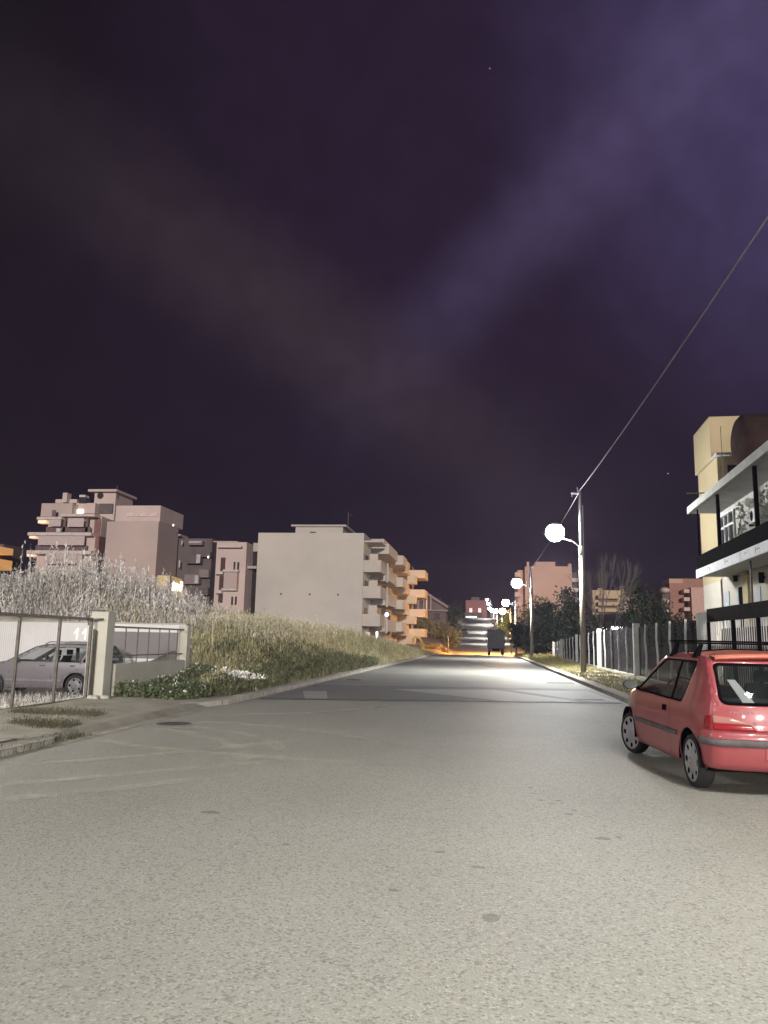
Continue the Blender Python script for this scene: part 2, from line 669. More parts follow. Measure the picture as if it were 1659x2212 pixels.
# pale dusty tyre marks curving out of the driveway
def dust_mat():
    m = bpy.data.materials.new('tyre_dust')
    m.use_nodes = True
    t = m.node_tree
    p = t.nodes['Principled BSDF']
    p.inputs['Base Color'].default_value = (.66, .61, .50, 1)
    p.inputs['Roughness'].default_value = .95
    n = N(t, 'ShaderNodeTexNoise')
    n.inputs['Scale'].default_value = 1.6
    n.inputs['Detail'].default_value = 6
    tc = N(t, 'ShaderNodeTexCoord')
    t.links.new(tc.outputs['Object'], n.inputs['Vector'])
    mr = N(t, 'ShaderNodeMapRange')
    mr.inputs[1].default_value = .30
    mr.inputs[2].default_value = .65
    mr.inputs[4].default_value = .5
    t.links.new(n.outputs[0], mr.inputs[0])
    # fades across the width of the mark
    uv = N(t, 'ShaderNodeUVMap')
    sx = N(t, 'ShaderNodeSeparateXYZ')
    t.links.new(uv.outputs[0], sx.inputs[0])
    a = N(t, 'ShaderNodeMath', operation='PINGPONG')
    a.inputs[1].default_value = .5
    t.links.new(sx.outputs[0], a.inputs[0])
    e = N(t, 'ShaderNodeMath', operation='PINGPONG')
    e.inputs[1].default_value = .5
    t.links.new(sx.outputs[1], e.inputs[0])
    k1 = N(t, 'ShaderNodeMapRange', interpolation_type='SMOOTHSTEP')
    k1.inputs[2].default_value = .45
    t.links.new(a.outputs[0], k1.inputs[0])
    k2 = N(t, 'ShaderNodeMapRange', interpolation_type='SMOOTHSTEP')
    k2.inputs[2].default_value = .25
    t.links.new(e.outputs[0], k2.inputs[0])
    m1 = N(t, 'ShaderNodeMath', operation='MULTIPLY')
    t.links.new(k1.outputs[0], m1.inputs[0])
    t.links.new(k2.outputs[0], m1.inputs[1])
    m2 = N(t, 'ShaderNodeMath', operation='MULTIPLY')
    t.links.new(m1.outputs[0], m2.inputs[0])
    t.links.new(mr.outputs[0], m2.inputs[1])
    tr_ = N(t, 'ShaderNodeBsdfTransparent')
    mx = N(t, 'ShaderNodeMixShader')
    t.links.new(m2.outputs[0], mx.inputs[0])
    t.links.new(tr_.outputs[0], mx.inputs[1])
    t.links.new(p.outputs[0], mx.inputs[2])
    t.links.new(mx.outputs[0], t.nodes['Material Output'].inputs[0])
    return m


M_DUST = dust_mat()


def bez(a, b, c, d, n=24):
    r = []
    for k in range(n + 1):
        t = k / n
        q = [(1 - t) ** 3 * a[i] + 3 * t * (1 - t) ** 2 * b[i] + 3 * t * t * (1 - t) * c[i] + t ** 3 * d[i] for i in range(2)]
        r.append(q)
    return r


def mark(i, path, wd, z):
    me = bpy.data.meshes.new('tyre_mark')
    V, F, UV = [], [], []
    n = len(path)
    for k, (x, y) in enumerate(path):
        x2, y2 = path[min(k + 1, n - 1)]
        x1, y1 = path[max(k - 1, 0)]
        dx, dy = x2 - x1, y2 - y1
        l = math.hypot(dx, dy)
        nx_, ny_ = -dy / l * wd / 2, dx / l * wd / 2
        V += [(x - nx_, y - ny_, z), (x + nx_, y + ny_, z)]
    for k in range(n - 1):
        F.append((2 * k, 2 * k + 1, 2 * k + 3, 2 * k + 2))
        UV += [(0, k / (n - 1)), (1, k / (n - 1)), (1, (k + 1) / (n - 1)), (0, (k + 1) / (n - 1))]
    me.from_pydata(V, [], F)
    u = me.uv_layers.new(name='UVMap')
    for k, c in enumerate(UV):
        u.data[k].uv = c
    me.materials.append(M_DUST)
    o = bpy.data.objects.new('tyre_mark', me)
    C.objects.link(o)
    tag(o, kind='structure')


MARKS = [((-6.2, 12.4), (-4.5, 12.6), (-3.2, 11.2), (-2.6, 8.2), .24), ((-6.2, 12.9), (-4.3, 13.2), (-2.7, 11.6), (-2.2, 8.8), .22),
         ((-5.9, 8.2), (-4.6, 9.0), (-3.6, 10.2), (-2.4, 12.3), .24), ((-5.2, 7.0), (-4.2, 7.9), (-3.2, 9.0), (-1.4, 10.6), .22),
         ((-4.6, 6.6), (-3.9, 7.1), (-3.2, 7.8), (-2.5, 8.9), .25), ((-6.0, 11.2), (-4.8, 10.2), (-3.4, 9.8), (-.6, 9.6), .24),
         ((-5.9, 13.6), (-4.2, 13.6), (-2.4, 13.2), (-.8, 10.8), .22), ((-5.7, 14.6), (-3.9, 14.9), (-2.4, 16.5), (-1.9, 19.4), .25)]
for i, (a, b, c, d, wd) in enumerate(MARKS):
    mark(i, bez(a, b, c, d), wd * 1.5, .008 + i * .0012)

# oil stains and loose bits on the road
M_STAIN = mat('oil_stain', (.17, .165, .145), .8, scale=30, col2=(.30, .29, .25))
STAINS = [(1061, 1985, .055, .035), (1033, 1875, .05, .02), (950, 1842, .04, .018), (1302, 1813, .06, .03), (1207, 1731, .035, .018),
          (1170, 1730, .035, .018), (1230, 1760, .04, .02), (1241, 1752, .03, .018), (455, 1756, .09, .03), (850, 1925, .03, .018), (1146, 1703, .03, .02),
          (1152, 1715, .03, .015), (1336, 1810, .02, .02), (618, 1826, .03, .015), (1190, 1737, .03, .015)]
for px, py, a, b in STAINS:
    d = _f + _r * ((px - 829.5) / 1660) + _u * ((1106 - py) / 1660)
    p = EYE + d * (-1.5 / d.z)
    poly = []
    for k in range(22):
        t = 2 * math.pi * k / 22
        q = 1 + .10 * math.sin(2 * t + px) + .07 * math.sin(3 * t + py)
        poly.append((p.x + a * q * math.cos(t), p.y + b * 1.7 * q * math.sin(t)))
    sheet('oil_stain', poly, .0058, M_STAIN)

# manhole covers
M_IRON = mat('cast_iron', (.085, .08, .072), .7, scale=30, bump=.4)


def manhole(x, y, r, label):
    mb = MB().tube((x, y, zr(y) - .05), (x, y, zr(y) + .012), r, n=28)
    o = mb.build('manhole_cover', M_IRON)
    tag(o, label, 'manhole cover')
    f = MB()
    for k in range(28):
        t0, t1 = 2 * math.pi * k / 28, 2 * math.pi * (k + 1) / 28
        a, b = r + .005, r + .06
        P = lambda rr, t, z: (x + rr * math.cos(t), y + rr * math.sin(t), zr(y) + z)
        f.add([P(a, t0, .014), P(b, t0, .014), P(b, t1, .014), P(a, t1, .014)], [(0, 1, 2, 3)])
    f.build('rim', M_CONC, o)


manhole(-5.3, 13.1, .30, 'round dark iron manhole cover beside the driveway on the left')
manhole(-4.9, 29.5, .30, 'dark iron manhole cover near the left kerb further up the road')
sheet('drain_patch', [(2.5, 21.9), (3.3, 22.1), (3.25, 22.45), (2.45, 22.25)], .0135, M_IRON)
sheet('drain_patch', [(2.4, 30.8), (3.5, 31.0), (3.5, 31.9), (2.5, 31.7)], .0085, M_IRON)


# kerbs
def kerb(name, pts, wd, h, m, closed=False):
    mb = MB()
    o = 0
    n = len(pts)
    for k, (x, y) in enumerate(pts):
        x2, y2 = pts[min(k + 1, n - 1)]
        x1, y1 = pts[max(k - 1, 0)]
        dx, dy = x2 - x1, y2 - y1
        l = math.hypot(dx, dy)
        nx_, ny_ = -dy / l, dx / l
        z = float(zr(y))
        hh = h[k] if isinstance(h, list) else h
        hh += .008 * math.sin(k * 1.9) + .006 * math.sin(k * 4.1)
        mb.v += [(x, y, z - .1), (x, y, z + hh - .02), (x + nx_ * .02, y + ny_ * .02, z + hh), (x + nx_ * wd, y + ny_ * wd, z + hh), (x + nx_ * wd, y + ny_ * wd, z - .1)]
    for k in range(n - 1):
        for i in range(4):
            mb.f.append((k * 5 + i, (k + 1) * 5 + i, (k + 1) * 5 + i + 1, k * 5 + i + 1))
    return tag(mb.build(name, m), kind='structure')


yy = [17.2 + k * 1.0 for k in range(80)]
kerb('kerb_left', [(-6.7, 14.9), (-6.35, 15.4), (-6.1, 16.2)] + [(float(xl(y)), y) for y in yy], .28, [.02, .06, .10] + [.12] * 80, M_KERB)
kerb('kerb_left', [(-6.5, 11.3), (-6.05, 10.7)] + [(-5.82, 10.2 - k) for k in range(1, 22)][:0] + [(-5.85, 10.2), (-5.82, 9), (-5.8, 7), (-5.8, 3), (-5.8, -12)], -.30, [.03, .07, .09, .10, .11, .11, .11], M_KERB)
kerb('kerb_right', [(float(xr(y)), y) for y in [-12 + 1.5 * k for k in range(74)]], -.40, .13, M_KERB2)
kerb('kerb_left', [(float(xl(y)), y) for y in range(135, 300, 5)], .28, .12, M_KERB)
kerb('kerb_right', [(float(xr(y)), y) for y in range(135, 300, 5)], -.28, .12, M_KERB)
# driveway apron and pavement strip
ap = MB()
av = [(-5.75, 10.4, .0), (-5.75, 16.3, .0), (-6.4, 16.4, .05), (-8.6, 16.6, .10), (-8.6, 10.2, .10), (-6.3, 10.3, .05)]


def grid_sheet(name, x0, x1, y0, y1, zf, m, st=.25):
    X = np.arange(x0, x1 + st / 2, st)
    Y = np.arange(y0, y1 + st / 2, st)
    A, B = np.meshgrid(X, Y)
    Z = zf(A, B)
    i = np.arange(A.size).reshape(A.shape)
    F = np.stack([i[:-1, :-1], i[:-1, 1:], i[1:, 1:], i[1:, :-1]], -1).reshape(-1, 4)
    return tag(np_mesh(name, np.stack([A, B, Z], -1).reshape(-1, 3), F, m, smooth=True), kind='structure')


grid_sheet('driveway', -8.7, -5.7, 9.9, 16.4, lambda x, y: .012 + .115 * sstep(-5.8, -7.0, x) + .012 * np.sin(y * 2.1 + x * 3) * sstep(-5.9, -6.6, x), M_DIRT)
grid_sheet('pavement', -6.9, -6.1, 2.0, 9.9, lambda x, y: .118 + .006 * np.sin(y * 3 + x * 2), M_CONC)


# ---------------------------------------------------------------- grass and weeds
def scatter(n, x0, x1, y0, y1, cond=None):
    x = rng.uniform(x0, x1, n)
    y = rng.uniform(y0, y1, n)
    if cond is not None:
        k = cond(x, y)
        x, y = x[k], y[k]
    return np.stack([x, y, gz(x, y) - .02], 1)


def stuff(name, Q, m, label):
    V, F = quads(Q)
    return tag(np_mesh(name, V, F, m), label, name.replace('_', ' '), kind='stuff')


# tall pale reeds standing above the white wall
B = scatter(8500, -24, -9.6, 26.7, 34)
clump = .75 + .4 * np.sin(B[:, 0] * 1.9 + 1.2) * np.sin(B[:, 1] * 1.3 + B[:, 0] * .8)
left = sstep(-10, -14.5, B[:, 0]) * (1 - .35 * sstep(-15.5, -19, B[:, 0]))
h = (1.0 + .75 * left) * rng.uniform(.55, 1.12, len(B)) * (.75 + .35 * clump)
Q = blades(B, h, rng.uniform(.012, .03, len(B)), .22, heads=11, hsize=.055)
B2 = scatter(170, -17.5, -10.5, 26.8, 31)
l2 = sstep(-10, -14, B2[:, 0])
Q2 = blades(B2, (1.5 + 1.0 * l2) * rng.uniform(.8, 1.1, len(B2)), rng.uniform(.03, .05, len(B2)), .08, heads=26, hsize=.075)
B3 = scatter(7000, -24, -10.4, 26.6, 28.2)
Q3 = blades(B3, rng.uniform(.35, 1.0, len(B3)), rng.uniform(.01, .025, len(B3)), .3, heads=7, hsize=.06)
stuff('reeds', np.concatenate([Q, Q2, Q3]), M_STRAW, 'tall pale dry reeds standing above the white yard wall')
# olive tall grass along the left kerb
n = 60000
y = 19.5 + (96 - 19.5) * rng.uniform(0, 1, n) ** 1.7
d = np.abs(rng.uniform(0, 1, n)) ** 1.15 * 7.5
x = xl(y) - .45 - d
keep = ~((x < -8.3) & (y < 21.8)) & ~((x < -.385 * y) & (y < 26.5)) & ~((x < -7.3) & (y < 21.9))
x, y, d = x[keep], y[keep], d[keep]
B = np.stack([x, y, gz(x, y) - .02], 1)
hh = np.interp(y, [19, 23, 30, 45, 60, 82, 96], [.45, .75, 1.10, 1.2, 1.1, .7, .5]) * (.35 + .65 * sstep(0, 1.6, d))
h = hh * rng.uniform(.55, 1.15, len(x)) * (.85 + .25 * np.sin(x * 2.1 + y * .7) * np.sin(y * 1.1))
Q = blades(B, h, np.clip(y / 1100, .016, .07) * rng.uniform(.7, 1.3, len(x)), .22, heads=2, hsize=.06)
stuff('tall_grass', Q, M_OLIVE, 'olive tall grass on the bank along the left kerb')
n = 14000
y = 18.6 + 26 * rng.uniform(0, 1, n) ** 1.3
d = rng.uniform(0, 1, n) ** 1.2 * np.interp(y, [21, 25, 44], [2.6, 2.4, .8])
x = xl(y) - .4 - d
k = ~((x < -8.2) & (y < 21.8))
x, y = x[k], y[k]
n = len(x)
B = np.stack([x, y, gz(x, y) - .02], 1)
Q = blades(B, rng.uniform(.25, .75, n) * np.interp(y, [18.5, 22.3, 24, 27, 44], [.35, .42, .9, 1.1, .6]), rng.uniform(.015, .03, n), .35, heads=4, hsize=.07)
stuff('dark_weeds', Q, mat('dark_green_weed', (.15, .155, .09), .85, scale=.8, col2=(.07, .08, .045), rnd=.4), 'dark green weeds at the foot of the grassy bank')
# paler seed tops at the near end of the bank
B = scatter(5000, -14, -7.6, 26.6, 40)
Q = blades(B, rng.uniform(.9, 1.35, len(B)), rng.uniform(.015, .03, len(B)), .2, heads=5, hsize=.055)
stuff('seeding_grass', Q, mat('pale_seed_grass', (.62, .58, .44), .85, scale=.4, col2=(.34, .32, .2), rnd=.4), 'pale seeding grass along the top of the left bank')


B = scatter(420, -12.5, -7.4, 24, 70, lambda x, y: (x > xl(y) - 6) & (x < xl(y) - 1.2) & ~((x < -.385 * y) & (y < 26.5)))
Q = blades(B, rng.uniform(1.0, 1.75, len(B)) * np.interp(B[:, 1], [24, 45, 70], [1, .95, .8]), rng.uniform(.02, .035, len(B)), .14, heads=12, hsize=.055)
stuff('seed_stalks', Q, MATS['pale_seed_grass'], 'taller seed stalks standing out of the grassy left bank')


# low leafy plants with white flowers under the low wall
def low_plants(n, x0, x1, y0, y1, hmax, cond=None):
    B = scatter(n, x0, x1, y0, y1, cond)
    h = hmax * rng.uniform(.3, 1, len(B)) * (.7 + .4 * np.sin(B[:, 1] * 2.7) * np.sin(B[:, 0] * 3.1 + 1))
    c = B.copy()
    c[:, 2] += h
    k = np.repeat(B, 3, 0)
    k[:, 2] += np.repeat(h, 3) * rng.uniform(.2, 1, len(k))
    k[:, :2] += rng.normal(0, .05, (len(k), 2))
    return np.concatenate([leaf_quads(k, .045), leaf_quads(c, .05)]), c


Q, top = low_plants(9000, -8.35, -6.5, 17.0, 23.5, .40, lambda x, y: x < -6.5 - .5 * np.sin(y * 1.4) ** 2)
stuff('ground_cover', Q, M_GREEN, 'low green leafy plants at the foot of the low wall')
sel = top[(rng.uniform(0, 1, len(top)) < .06)]
sel = sel[(sel[:, 1] < 22.5)]
Q1 = leaf_quads(np.repeat(sel, 3, 0) + rng.normal(0, .025, (len(sel) * 3, 3)), .038)
pc = np.stack([rng.normal(-6.85, .30, 420), rng.normal(21.4, .22, 420), np.zeros(420)], 1)
pc[:, 2] = gz(pc[:, 0], pc[:, 1]) + rng.uniform(.24, .42, 420)
stuff('white_flowers', np.concatenate([Q1, leaf_quads(pc, .055)]), M_FLOWER, 'white flowers scattered over the low plants by the left kerb')
# weeds in the verge by the driveway
B = np.concatenate([scatter(2600, -8.3, -6.7, 4.5, 10.6, lambda x, y: (np.sin(y * 1.2 + x) + np.sin(x * 3.3)) > -.5),
                    np.stack([rng.uniform(-8.2, -6.6, 1500), rng.normal(13.0, .16, 1500), np.full(1500, .1)], 1),
                    np.stack([rng.uniform(-7.2, -6.2, 900), rng.normal(11.4, .14, 900), np.full(900, .1)], 1),
                    np.stack([rng.normal(-5.9, .06, 900), rng.uniform(5, 11.2, 900), np.full(900, 0.)], 1)])
Q = blades(B, rng.uniform(.03, .13, len(B)), rng.uniform(.006, .014, len(B)), .5, heads=1, hsize=.02)
stuff('weeds', Q, mat('dull_weed', (.15, .145, .095), .9, scale=2, col2=(.07, .068, .042), rnd=.4), 'low dull weeds on the dirt by the driveway')
B = scatter(1600, -14, -8.9, 15.5, 21.5)
Q = blades(B, rng.uniform(.06, .28, len(B)), rng.uniform(.01, .02, len(B)), .5, heads=2, hsize=.03)
stuff('yard_grass', Q, M_STRAW, 'pale scrubby grass on the yard floor behind the gate')
# right verge
n = 26000
y = 11 + 84 * rng.uniform(0, 1, n) ** 1.5
x = xr(y) + .3 + rng.uniform(0, 1, n) * 2.6
B = np.stack([x, y, gz(x, y) - .01], 1)
h = rng.uniform(.03, .12, n) * (1 + sstep(45, 75, y) * 3.5 * rng.uniform(0, 1, n))
Q = blades(B, h, np.clip(y / 1500, .008, .05), .5)
stuff('verge_grass', Q, M_YGRASS, 'short yellowed grass on the right verge between kerb and fence')


# ---------------------------------------------------------------- trees and shrubs
def foliage(blobs, n, size, jitter=.0, hollow=.35):
    """leaf quads in uneven clumps spread through ellipsoids (cx,cy,cz,rx,ry,rz)"""
    out = []
    vol = np.array([b[3] * b[4] * b[5] for b in blobs]) ** .7
    vol /= vol.sum()
    for b, v in zip(blobs, vol):
        k = max(20, int(n * v))
        nc = max(6, k // 34)
        d = rng.normal(size=(nc, 3))
        d /= np.linalg.norm(d, axis=1)[:, None]
        r = rng.uniform(hollow, 1.05, nc)[:, None]
        cc = np.array(b[:3]) + d * r * np.array(b[3:])
        per = k // nc + 1
        s = np.mean(b[3:]) * .26
        c = np.repeat(cc, per, 0) + rng.normal(0, s, (nc * per, 3)) * np.array([1, 1, .75])
        out.append(c)
    c = np.concatenate(out)
    return leaf_quads(c, size)


def tree(name, x, y, label, blobs, n, size, m, trunk_r=.12, cat='tree', group=None, limbs=5, mbark=None):
    z0 = float(gz(x, y))
    root = empty(name, (x, y, z0), label, cat, group)
    if trunk_r:
        mb = MB()
        cz = max(b[2] for b in blobs)
        top = (x + random.uniform(-.3, .3), y, z0 + (cz - z0) * .8)
        mb.path([(x, y, z0 - .1), (x + .05, y, z0 + (top[2] - z0) * .4), top], [trunk_r, trunk_r * .75, trunk_r * .3], 7)
        for b in blobs[:limbs]:
            mb.path([(x, y, z0 + (b[2] - z0) * .35), (x + (b[0] - x) * .5, y + (b[1] - y) * .5, z0 + (b[2] - z0) * .8), tuple(b[:3])], [trunk_r * .5, trunk_r * .35, trunk_r * .12], 5)
        mb.build('trunk', mbark or M_BARK, root, smooth=True)
    V, F = quads(foliage(blobs, n, size))
    np_mesh('crown', V, F, m, root)
    return root


# dark trees on the right past the fence end
tree('evergreen_tree', 6.3, 82, 'dark bushy evergreen left of the twin crowned one, behind the second lamp pole', [(6.0, 82, 3.0, 1.5, 1.5, 2.4), (6.4, 82, 4.8, 1.0, 1.0, 1.5), (5.6, 82, 1.4, 1.6, 1.2, 1.2)], 4200, .17, M_DARKLEAF, .16)
tree('evergreen_tree', 8.6, 80, 'taller dark evergreen with a pointed crown left of the near lamp pole', [(8.4, 80, 3.2, 1.6, 1.5, 2.8), (8.5, 80, 5.6, .9, .9, 1.7), (9.3, 80, 2.2, 1.5, 1.3, 2.0)], 4600, .17, M_DARKLEAF, .18)
tree('bushy_tree', 4.9, 94, 'dark leafy tree leaning over the parked truck', [(3.9, 95, 2.9, 1.1, 1.2, 1.3), (4.9, 95, 2.2, 1.3, 1.3, 1.6), (5.6, 94, 1.6, 1.2, 1.2, 1.1), (4.3, 96, 1.7, 1.0, 1.0, 1.0)], 3600, .15, M_DARKLEAF, .10)
tree('lit_tree', 5.3, 150, 'small bright green lit tree beyond the truck roof', [(4.2, 150, 4.7, 1.4, 1.4, 1.3), (5.6, 150, 5.2, 1.5, 1.5, 1.8), (3.1, 150, 4.1, 1.0, 1.0, .9)], 1600, .2, mat('lit_green_leaf', (.20, .34, .06), .8, rnd=.3), .14)
tree('evergreen_tree', 9.0, 140, 'dark tree below the peach block, left of the second pole', [(8.6, 140, 6, 2.6, 2, 3.6), (11.5, 140, 4.5, 2.4, 2, 2.8)], 2800, .26, M_DARKLEAF, .2)
tree('evergreen_tree', 15.2, 78, 'large dark round tree at the right of the bare tree', [(15.0, 78, 4.8, 1.7, 1.6, 2.6), (16.4, 78, 3.6, 1.7, 1.6, 2.2), (14.6, 78, 7.0, .8, .8, 1.3), (17.4, 78, 2.6, 1.2, 1.2, 1.3)], 5200, .16, M_DARKLEAF, .2)
tree('evergreen_tree', 12.3, 76, 'low dark shrubby tree under the bare tree', [(11.2, 76, 2.3, 1.0, 1, 1.6), (13.0, 76, 2.2, 1.6, 1, 1.3), (10.6, 76, 3.8, .45, .4, .5)], 2600, .14, M_DARKLEAF, .1)
tree('evergreen_tree', 22.5, 92, 'low dark bush below the red brown block', [(21.5, 92, 3.5, 2.5, 1.5, 1.6), (24.5, 92, 3.2, 2.5, 1.5, 1.5), (27.5, 92, 3.0, 2.5, 1.5, 1.5)], 2400, .2, M_DARKLEAF, .12)
# pale tree tops left of far end
tree('olive_shrub', -8.5, 150, 'large rounded olive shrub above the orange lit verge', [(-9.0, 150, 3.6, 3.2, 2.4, 2.4), (-12.6, 150, 3.2, 2.6, 2.2, 2.0), (-6.0, 148, 2.4, 1.8, 2, 2.2), (-10.8, 150, 4.7, 1.8, 1.6, 1.2)], 6500, .2, M_OLEAF, .12, cat='shrub')
tree('olive_shrub', -5.4, 138, 'lower olive shrub at the left edge of the far road', [(-5.6, 138, 1.6, 1.0, 1.2, 1.6), (-6.4, 140, 2.2, .9, 1, 1.2)], 1700, .15, M_OLEAF, .06, cat='shrub')
tree('golden_shrub', -8.6, 127, 'low shrub glowing orange under the sodium lamp', [(-8.3, 127, .3, 1.5, .8, .7), (-10.2, 127, .5, 1.1, .8, .8), (-6.6, 127, .1, .9, .8, .5)], 2200, .12, mat('golden_dry_leaf', (.50, .38, .16), .85, rnd=.3), .04, cat='shrub')
tree('dark_tree', -9.5, 215, 'dark tree mass at the left of the far road', [(-12, 215, 7.5, 4.5, 3, 3.4), (-17, 215, 8, 4.5, 3, 3.6), (-8.5, 222, 6.3, 2.0, 2.5, 2.2)], 4200, .32, M_DARKLEAF, .2)
tree('dark_tree', -11, 270, 'dark tree mass below the far red lit house', [(-11, 270, 12, 4.5, 3, 3.5), (-16, 270, 12, 5, 3, 4)], 3000, .4, M_DARKLEAF, .2)
tree('dark_tree', 6.5, 225, 'dark tree mass right of the far road', [(5.5, 225, 6.8, 2.3, 3, 2.2), (9, 225, 8, 3, 3, 3.5)], 2600, .32, M_DARKLEAF, .2)


def bare_tree(x, y, H, label):
    z0 = float(gz(x, y))
    root = empty('bare_tree', (x, y, z0), label, 'tree')
    t = MB()
    tw = MB()
    rd = random.Random(5)

    def grow(p, d, L_, r, lev):
        q = p + d * L_
        mid = p + d * L_ * .5 + Vector((rd.uniform(-1, 1), rd.uniform(-1, 1), 0)) * L_ * .06
        (t if lev < 2 else tw).path([p, mid, q], [r, r * .8, r * .6], 6 if lev < 2 else 3)
        if lev >= 5:
            return
        for k in range(3 if lev < 4 else 4):
            a = rd.uniform(0, 6.28)
            s_ = rd.uniform(.14, .38)
            dd = (d + Vector((math.cos(a), math.sin(a), 0)) * s_ + Vector((0, 0, .12))).normalized()
            grow(p + d * L_ * rd.uniform(.55, 1.0), dd, L_ * rd.uniform(.62, .8), r * .55, lev + 1)
    for k in range(3):
        a = k * 2.1
        grow(Vector((x + .3 * math.cos(a), y, z0 - .1)), Vector((.16 * math.cos(a), .16 * math.sin(a), 1)).normalized(), H * .36, .10, 0)
    t.build('trunk', M_TWIG, root, smooth=True)
    tw.build('crown', M_TWIG, root, recalc=False)


bare_tree(10.9, 72, 9.4, 'bare branching tree against the sky right of the near lamp pole')


# ---------------------------------------------------------------- street lamps
M_LED = emis('cold_white_lamp', (.92, .96, 1.0), 40)
M_SOD = emis('sodium_lamp', (1, .46, .12), 120)
SPOTS = []


def lamp(x, y, zb, label, sodium=False, power=1500, full=9.45, reach=1.3, lampz=6.95, armz=None, globe=.47, spot=0, glow=110):
    root = empty('street_lamp', (x, y, zb), label, 'street lamp', 'street lamps along the right side of the road')
    split = 6.35
    MB().tube((0, 0, -.2), (0, 0, split), .135, .105, 14).build('pole', M_POLE, root, smooth=True, local=True)
    up = MB().tube((0, 0, split), (0, 0, full), .08, .06, 12)
    up.build('upper_pole', M_GALV, root, smooth=True, local=True)
    MB().tube((0, 0, split - .35), (0, 0, split + .15), .13, n=14).build('collar', M_GALV, root, smooth=True, local=True)
    MB().box(-.45, .02, -.04, .04, full - .22, full - .14).tube((-.40, 0, full - .36), (-.40, 0, full - .14), .035).tube((-.1, 0, full - .1), (-.1, 0, full + .12), .03).build('crossarm', M_GALV, root, local=True)
    MB().tube((.14, .02, .2), (.14, .02, full - .8), .022, n=6).build('conduit', M_GALV, root, local=True)
    MB().path([(0, 0, split + .05), (-.35, 0, split + .36), (-.75, 0, split + .5), (-reach + .25, 0, split + .58)], .034, 8).build('arm', M_GALV, root, smooth=True, local=True)
    hx = -reach
    hd = MB()
    hd.ball((hx, 0, lampz + globe * .78), .34, .30, .16, 18, 6, -.1, 1.)
    hd.build('lamp_housing', M_GALV, root, smooth=True, local=True)
    bw = MB()
    bw.ball((hx, 0, lampz), globe, globe, globe, 28, 16)  # globe sized to the lamp's glare, which is put into its shape
    b = bw.build('glare_globe', M_SOD if sodium else emis('cold_white_lamp_%d' % glow, (.94, .97, 1.0), glow), root, smooth=True, local=True)
    li = bpy.data.lights.new('street_light', 'SPOT' if spot else 'POINT')
    if spot:
        li.spot_size = R(spot)
        li.spot_blend = .75
    li.energy = power
    li.color = (1, .43, .10) if sodium else (1.0, .975, .86)
    li.shadow_soft_size = .14
    lo = bpy.data.objects.new('street_light', li)
    C.objects.link(lo)
    lo.parent = root
    lo.location = (hx, 0, lampz - globe - .24)
    if sodium:
        l3_ = bpy.data.lights.new('street_light', 'SPOT')
        l3_.energy = 20000
        l3_.color = (1, .50, .15)
        l3_.spot_size = R(118)
        l3_.spot_blend = .6
        l3_.shadow_soft_size = .14
        lo3 = bpy.data.objects.new('street_light', l3_)
        C.objects.link(lo3)
        lo3.parent = root
        lo3.location = (hx - .1, 0, lampz - globe - .2)
        lo3.rotation_euler = (0, R(14), 0)
    if spot > 130:
        l2_ = bpy.data.lights.new('street_light', 'POINT')
        l2_.energy = power * .22
        l2_.color = li.color
        l2_.shadow_soft_size = .22
        lo2 = bpy.data.objects.new('street_light', l2_)
        C.objects.link(lo2)
        lo2.parent = root
        lo2.location = (hx - .1, 0, lampz - globe - .24)
    return root


P0 = 2100
lamp(5.0, 40.6, .05, 'nearest street lamp, tall grey pole with a glaring white lamp on the right verge', power=P0 * 3.0, spot=138, lampz=7.2, glow=420)
lamp(4.35, 72.5, .05, 'second street lamp from the near end, thin pole in front of the peach block', power=P0 * 2.6, spot=138, globe=.47, full=8.3)
lamp(4.2, 104, float(zr(104)) + .1, 'third street lamp, its pole rising beside the parked truck', power=P0 * 2.0, spot=138, globe=.47, full=7.2, lampz=7.0)
lamp(4.3, 126, float(zr(126)) + .1, 'orange glowing street lamp beyond the truck', sodium=True, power=9500, globe=.5, full=7.2, lampz=6.9)
for k, (yy_, lab) in enumerate([(167, 'white street lamp just past the orange one'), (199, 'white street lamp half way up the far hill'), (231, 'white street lamp left of the cluster near the hill top'),
                                (263, 'street lamp beside the far road below the hill crest'), (293, 'farthest street lamp at the crest of the hill')]):
    lamp(float(xr(yy_)) + .7, yy_, float(zr(yy_)) + .1, lab, power=P0 * 4.0, full=7.0, globe=.44, spot=122)
# unseen lamps: more of the row, then added ones that brighten the left
lamp(5.3, 2.6, .1, 'street lamp beside the red car, outside the picture', power=2150)
lamp(5.4, -30, .1, 'street lamp behind the viewer on the right verge', power=P0)
sl = lamp(-16.0, 8.0, .1, 'added unseen lamp left of the gate that brightens the yard', power=3400, reach=-.8)
lamp(-9.0, -9.0, .1, 'added unseen lamp behind the viewer on the left side', power=700, reach=-1.2)


def wire(pts, r, label, sag=.35):
    mb = MB()
    for a, b in zip(pts[:-1], pts[1:]):
        a, b = Vector(a), Vector(b)
        P = []
        for k in range(17):
            t = k / 16
            p = a.lerp(b, t)
            p.z -= sag * 4 * t * (1 - t)
            P.append(p)
        mb.path(P, r, 5)
    tag(mb.build('overhead_cable', mat('cable', (.24, .21, .24), .8), smooth=True), label, 'cable')


wire([(5.0, 40.6, 9.48), (5.3, 2.6, 9.60)], .019, 'overhead cable from the nearest lamp pole up over the viewer', .25)
wire([(5.0, 40.6, 9.44), (4.35, 72.5, 8.34)], .02, 'overhead cable between the first and second lamp poles', .2)
wire([(4.35, 72.5, 8.30), (4.2, 104, 7.0)], .02, 'overhead cable from the second to the third lamp pole', .25)

